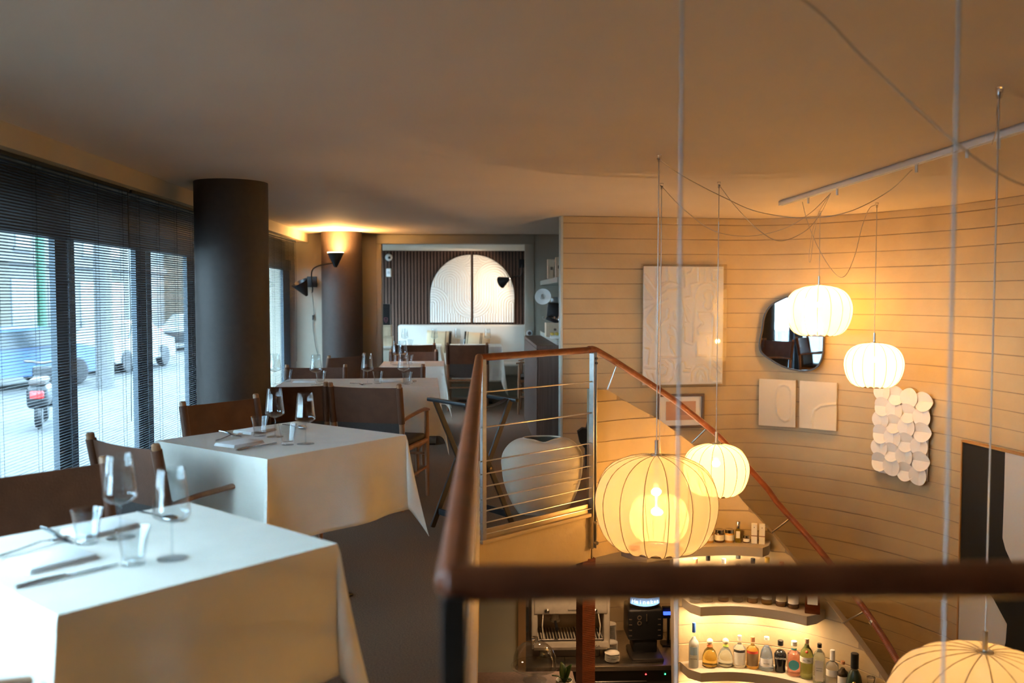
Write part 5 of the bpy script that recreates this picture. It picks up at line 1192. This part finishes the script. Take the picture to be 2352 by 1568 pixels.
MB().tube(spline([Vector((0, -.02, -.02)), loc(1197, 632, 12.9), loc(1185, 634, 12.7), a4], 6), .007, 8).obj('arm', M_black, bl)
dirc = Vector((-.62, .45, -.28)).normalized(); cone(aim(a4, dirc), .085, .16, 'shade', bl); bb = a4 + dirc * .12; MB().sphere(tuple(bb), .02, 10, 6).obj('bulb', emit('back_bulb', (1, .72, .45), BACK_LIGHT / (PI * 4 * PI * .02 ** 2)), bl)

# ================================================================== BACK DINING ROOM
# arched plaster panels
yA = YB - .028
def arch_pattern(Xg, Zg, cr):
    """Xg,Zg in crop units of the photograph (x right, y down) -> ridge height 0..1"""
    x, y = cr(Xg, Zg); p = 27.0
    D = np.full(x.shape, np.nan)
    def put(mask, val):
        nonlocal D; D = np.where(np.isnan(D) & mask, val, D)
    def inv_u(cx, cy, R, yb): # arch: semicircle above cy, straight legs below to yb
        r = np.hypot(x - cx, y - cy); put((y <= cy) & (r < R), r); put((y > cy) & (np.abs(x - cx) < R) & (y < yb), np.abs(x - cx))
    r = np.hypot(x - 1066, y - 738); put((y > 738) & (r < 222), r)                       # big U at the centre
    put((y > 545) & (y <= 738) & (np.abs(x - 1066) < 222), np.abs(x - 1066))               # its legs
    r = np.hypot(x - 640, y - 795); put((y <= 795) & (r < 190) & (x < 800), r); put((y > 795) & (np.abs(x - 640) < 190) & (x < 800), np.abs(x - 640))
    r = np.hypot(x - 1495, y - 795); put((y <= 795) & (r < 190) & (x > 1345), r); put((y > 795) & (np.abs(x - 1495) < 190) & (x > 1345), np.abs(x - 1495))
    inv_u(826, 545, 222, 900); inv_u(1306, 545, 222, 900)
    r = np.hypot(x - 960, y - 258); put(r < 120, r); r = np.hypot(x - 1210, y - 258); put(r < 110, r)
    put(y < 545, y); put(y >= 545, x)
    return np.abs(np.sin(PI * D / p)) ** .7
zA0 = at(1085, 740, Y=yA).z; zA1 = at(1085, 585, Y=yA).z
for side, (px0, px1, lab) in enumerate(((988.5, 1081.5, 'left half of the white ribbed arch on the slatted wall'), (1087, 1181, 'right half of the white ribbed arch on the slatted wall'))):
    X0, X1 = at(px0, 660, Y=yA).x, at(px1, 660, Y=yA).x; w = X1 - X0; h = zA1 - zA0
    pa = thing('arch_panel', lab, 'wall art', (X0, yA, zA0), 0, 'white ribbed arch panels')
    cxa = w if side == 0 else 0.0
    def inside(Xg, Zg, cxa=cxa, w=w, h=h):
        zc = h - w; return (Zg <= zc) | (((Xg - cxa) / w) ** 2 + ((Zg - zc) / w) ** 2 <= 1.0)
    base0 = (615, 1050) if side == 0 else (1082, 1520)
    cr = lambda Xg, Zg: (base0[0] + Xg / w * (base0[1] - base0[0]), 998 - Zg / h * 740)
    fn = lambda Xg, Zg: .016 * arch_pattern(Xg, Zg, cr)
    v, f = heightfield(w, h, fn, 150, 236, .018, inside); q = MB(); q.add(v, f).obj('ribbed_face', M_white, pa, angle=80)
    zc = h - w; arcp = [(cxa + w * math.cos(t), zc + w * math.sin(t)) for t in (np.linspace(PI, PI / 2, 24) if side == 0 else np.linspace(PI / 2, 0, 24))]
    ol = ([(w, 0), (0, 0)] + arcp) if side == 0 else ([(w, 0), (0, 0)] + arcp)
    q = MB(); outline(q, ol, -.019, 0.004); q.obj('backing', M_white, pa, angle=30)
# bench
bx0 = at(912, 745, Y=12.95).x; bx1 = 1.25; zb_ = at(1050, 746, Y=13.05).z
be = thing('banquette_bench', 'long pale upholstered bench along the slatted wall', 'bench', ((bx0 + bx1) / 2, 12.9, 0)); LB = (bx1 - bx0) / 2
MB().rbox(-LB, LB, .20, .37, .40, zb_, .03, 4).obj('backrest', M_bench, be); MB().rbox(-LB, LB, -.32, .22, .30, .46, .03, 4).obj('seat', M_bench, be); MB().box(-LB + .02, LB - .02, -.26, .34, 0, .30).obj('base', M_frame, be)
# cushions
def cushion(px, py, w_, h_, rz, label, stripes):
    p = at(px, py, Y=12.95); c = thing('striped_cushion', label, 'cushion', (p.x, 12.98, p.z), 0, 'striped cushions on the bench'); c.rotation_euler = (rad(-12), rz, 0)
    def pillow(x0, x1, e=0.0):
        m = MB(); v = []; n = 12; xs = np.linspace(x0, x1, 9 if x1 - x0 > .2 else 4); zs_ = np.linspace(-1, 1, n)
        for sgn in (-1, 1):
            for zq in zs_:
                for xq in xs: u = xq / (w_ / 2); th = (.055 * (1 - abs(u) ** 3) * (1 - abs(zq) ** 3)) ** 1.0 + .004 + e; v.append((xq, sgn * th, zq * (h_ / 2 + e) * (1 - .05 * (1 - u * u))))
        nx_ = len(xs); k = nx_ * n; f = []
        for q in (0, k):
            for j in range(n - 1):
                for i in range(nx_ - 1): a = q + j * nx_ + i; f.append((a, a + 1, a + nx_ + 1, a + nx_))
        for i in range(nx_ - 1): f += [(i, k + i, k + i + 1, i + 1), ((n - 1) * nx_ + i, (n - 1) * nx_ + i + 1, k + (n - 1) * nx_ + i + 1, k + (n - 1) * nx_ + i)]
        for j in range(n - 1):
            for i in (0, nx_ - 1): a = j * nx_ + i; f.append((a, a + nx_, k + a + nx_, k + a))
        return m.add(v, f)
    pillow(-w_ / 2, w_ / 2).obj('cover', mat('tan_linen', (.55, .42, .27), .9, bump=.2, bscale=150), c, angle=60)
    for (s0, s1) in stripes: pillow(s0 * w_ / 2, s1 * w_ / 2, .0015).obj('stripe', mat('black_linen', (.02, .017, .015), .9), c, angle=60)
cushion(1008, 785, .35, .32, rad(3), 'tan cushion with a black edge stripe, left on the bench', [(.78, .99), (.50, .55), (-.40, -.35)])
cushion(1095, 787, .37, .30, rad(5), 'tan cushion with thin black stripes, right on the bench', [(-.99, -.86), (-.75, -.70), (.22, .27), (.33, .38)])
# things at the left end of the back room
yk = 11.6; pc0 = at(876, 793, Y=yk); pc1 = at(912, 793, Y=yk)
lc_ = thing('low_cabinet', 'pale low cabinet at the left end of the bench', 'cabinet', ((pc0.x + pc1.x) / 2 - .15, yk + .3, 0)); zc_ = at(890, 795, Y=yk).z
MB().rbox(-.28, .18, -.32, .5, zc_ - .03, zc_, .004, 1).obj('top', M_bench, lc_); MB().box(-.27, .17, -.30, .5, 0, zc_ - .03).obj('body', mat('cabinet_pale', (.55, .50, .42), .6), lc_); MB().rbox(-.25, .155, -.315, -.30, .05, zc_ - .06, .003, 1).obj('door', MATS['cabinet_pale'], lc_)
bw = at(889, 790, Y=yk); 
def stack_box(px, z0, w_, h_, m, name, lb, cat, front=None):
    p = at(px, 760, Y=yk); o = thing(name, lb, cat, (p.x, yk + .12, z0)); MB().rbox(-w_ / 2, w_ / 2, -.09, .09, 0, h_, .003, 1).obj('box', m, o); MB().box(-w_ / 2 - .0005, w_ / 2 + .0005, -.0915, -.02, h_ * .86, h_ * .88).obj('lid_line', M_ink if m is not M_black else M_dsteel, o)
    if front: front(o, w_, h_)
    return o
hA = (790 - 768) / FPX * yk; hB = (768 - 742) / FPX * yk; hC = (742 - 694) / FPX * yk
def emblem(o, w_, h_):
    pts = [(-.022, .03), (0, .036), (.022, .03), (.018, -.008), (0, -.03), (-.018, -.008), (-.022, .03)]
    MB().tube([(x, -.0925, h_ * .22 + z) for x, z in pts], .0025, 6).obj('shield_emblem', mat('pink_emblem', (.5, .14, .20), .5), o); MB().tube([(-.01, -.0925, h_ * .22 + .015), (0, -.0925, h_ * .22 - .01), (.01, -.0925, h_ * .22 + .015)], .002, 6).obj('emblem_mark', MATS['pink_emblem'], o)
stack_box(889, zc_ + .001, .12, hA, M_lightwood, 'wine_crate', 'bottom wooden wine crate at the left end of the back room', 'crate'); stack_box(886, zc_ + hA + .002, .125, hB, M_lightwood, 'wine_crate', 'upper wooden wine crate below the black box', 'crate'); stack_box(886, zc_ + hA + hB + .003, .10, hC, mat('black_gift_box', (.015, .015, .018), .4), 'gift_box', 'black box with a pink shield emblem on the wine crates', 'box', emblem)
pcm = at(893, 591, Y=YB - .03); dc = thing('dome_camera', 'white dome camera high on the slatted wall', 'security camera', (pcm.x, YB - .024, pcm.z)); MB().lathe([(0, 0), (.052, 0), (.052, .02), (.04, .045), (.02, .06), (0, .064)], 28, Matrix.Rotation(PI / 2, 4, 'X')).obj('housing', M_trackw, dc); MB().sphere((.012, -.055, -.005), .02, 12, 8).obj('lens', M_black, dc)
pse = at(893, 626, Y=YB - .03); se = thing('motion_sensor', 'white motion sensor below the dome camera', 'sensor', (pse.x, YB - .024, pse.z)); MB().rbox(-.036, .036, -.04, 0, -.06, .06, .012, 3).obj('housing', M_trackw, se); MB().rbox(-.02, .02, -.044, -.036, -.02, .015, .004, 2).obj('lens', mat('sensor_lens', (.55, .57, .6), .3), se)

# unseen lamps added under the upper floor to brighten the dark bar
for px, d, lb in ((1290, 6.7, 'small unseen lamp added over the espresso machine'), (1450, 6.7, 'small unseen lamp added over the beer dispenser')):
    p = at(px, 1450, d=d); dl = thing('added_bar_lamp', lb, 'added lamp', (p.x, p.y, SLAB), 0, 'added lamps over the bar')
    MB().shell([(.03, -.012), (.045, -.012), (.045, 0), (.03, 0), (.03, -.012)], 20).obj('trim_ring', M_steel, dl); MB().lathe([(0, -.006), (.029, -.006), (.029, -.004), (0, -.004)], 20).obj('lens', emit('added_lamp_lens', (1, .62, .32), 13 / (PI * PI * .029 ** 2)), dl)
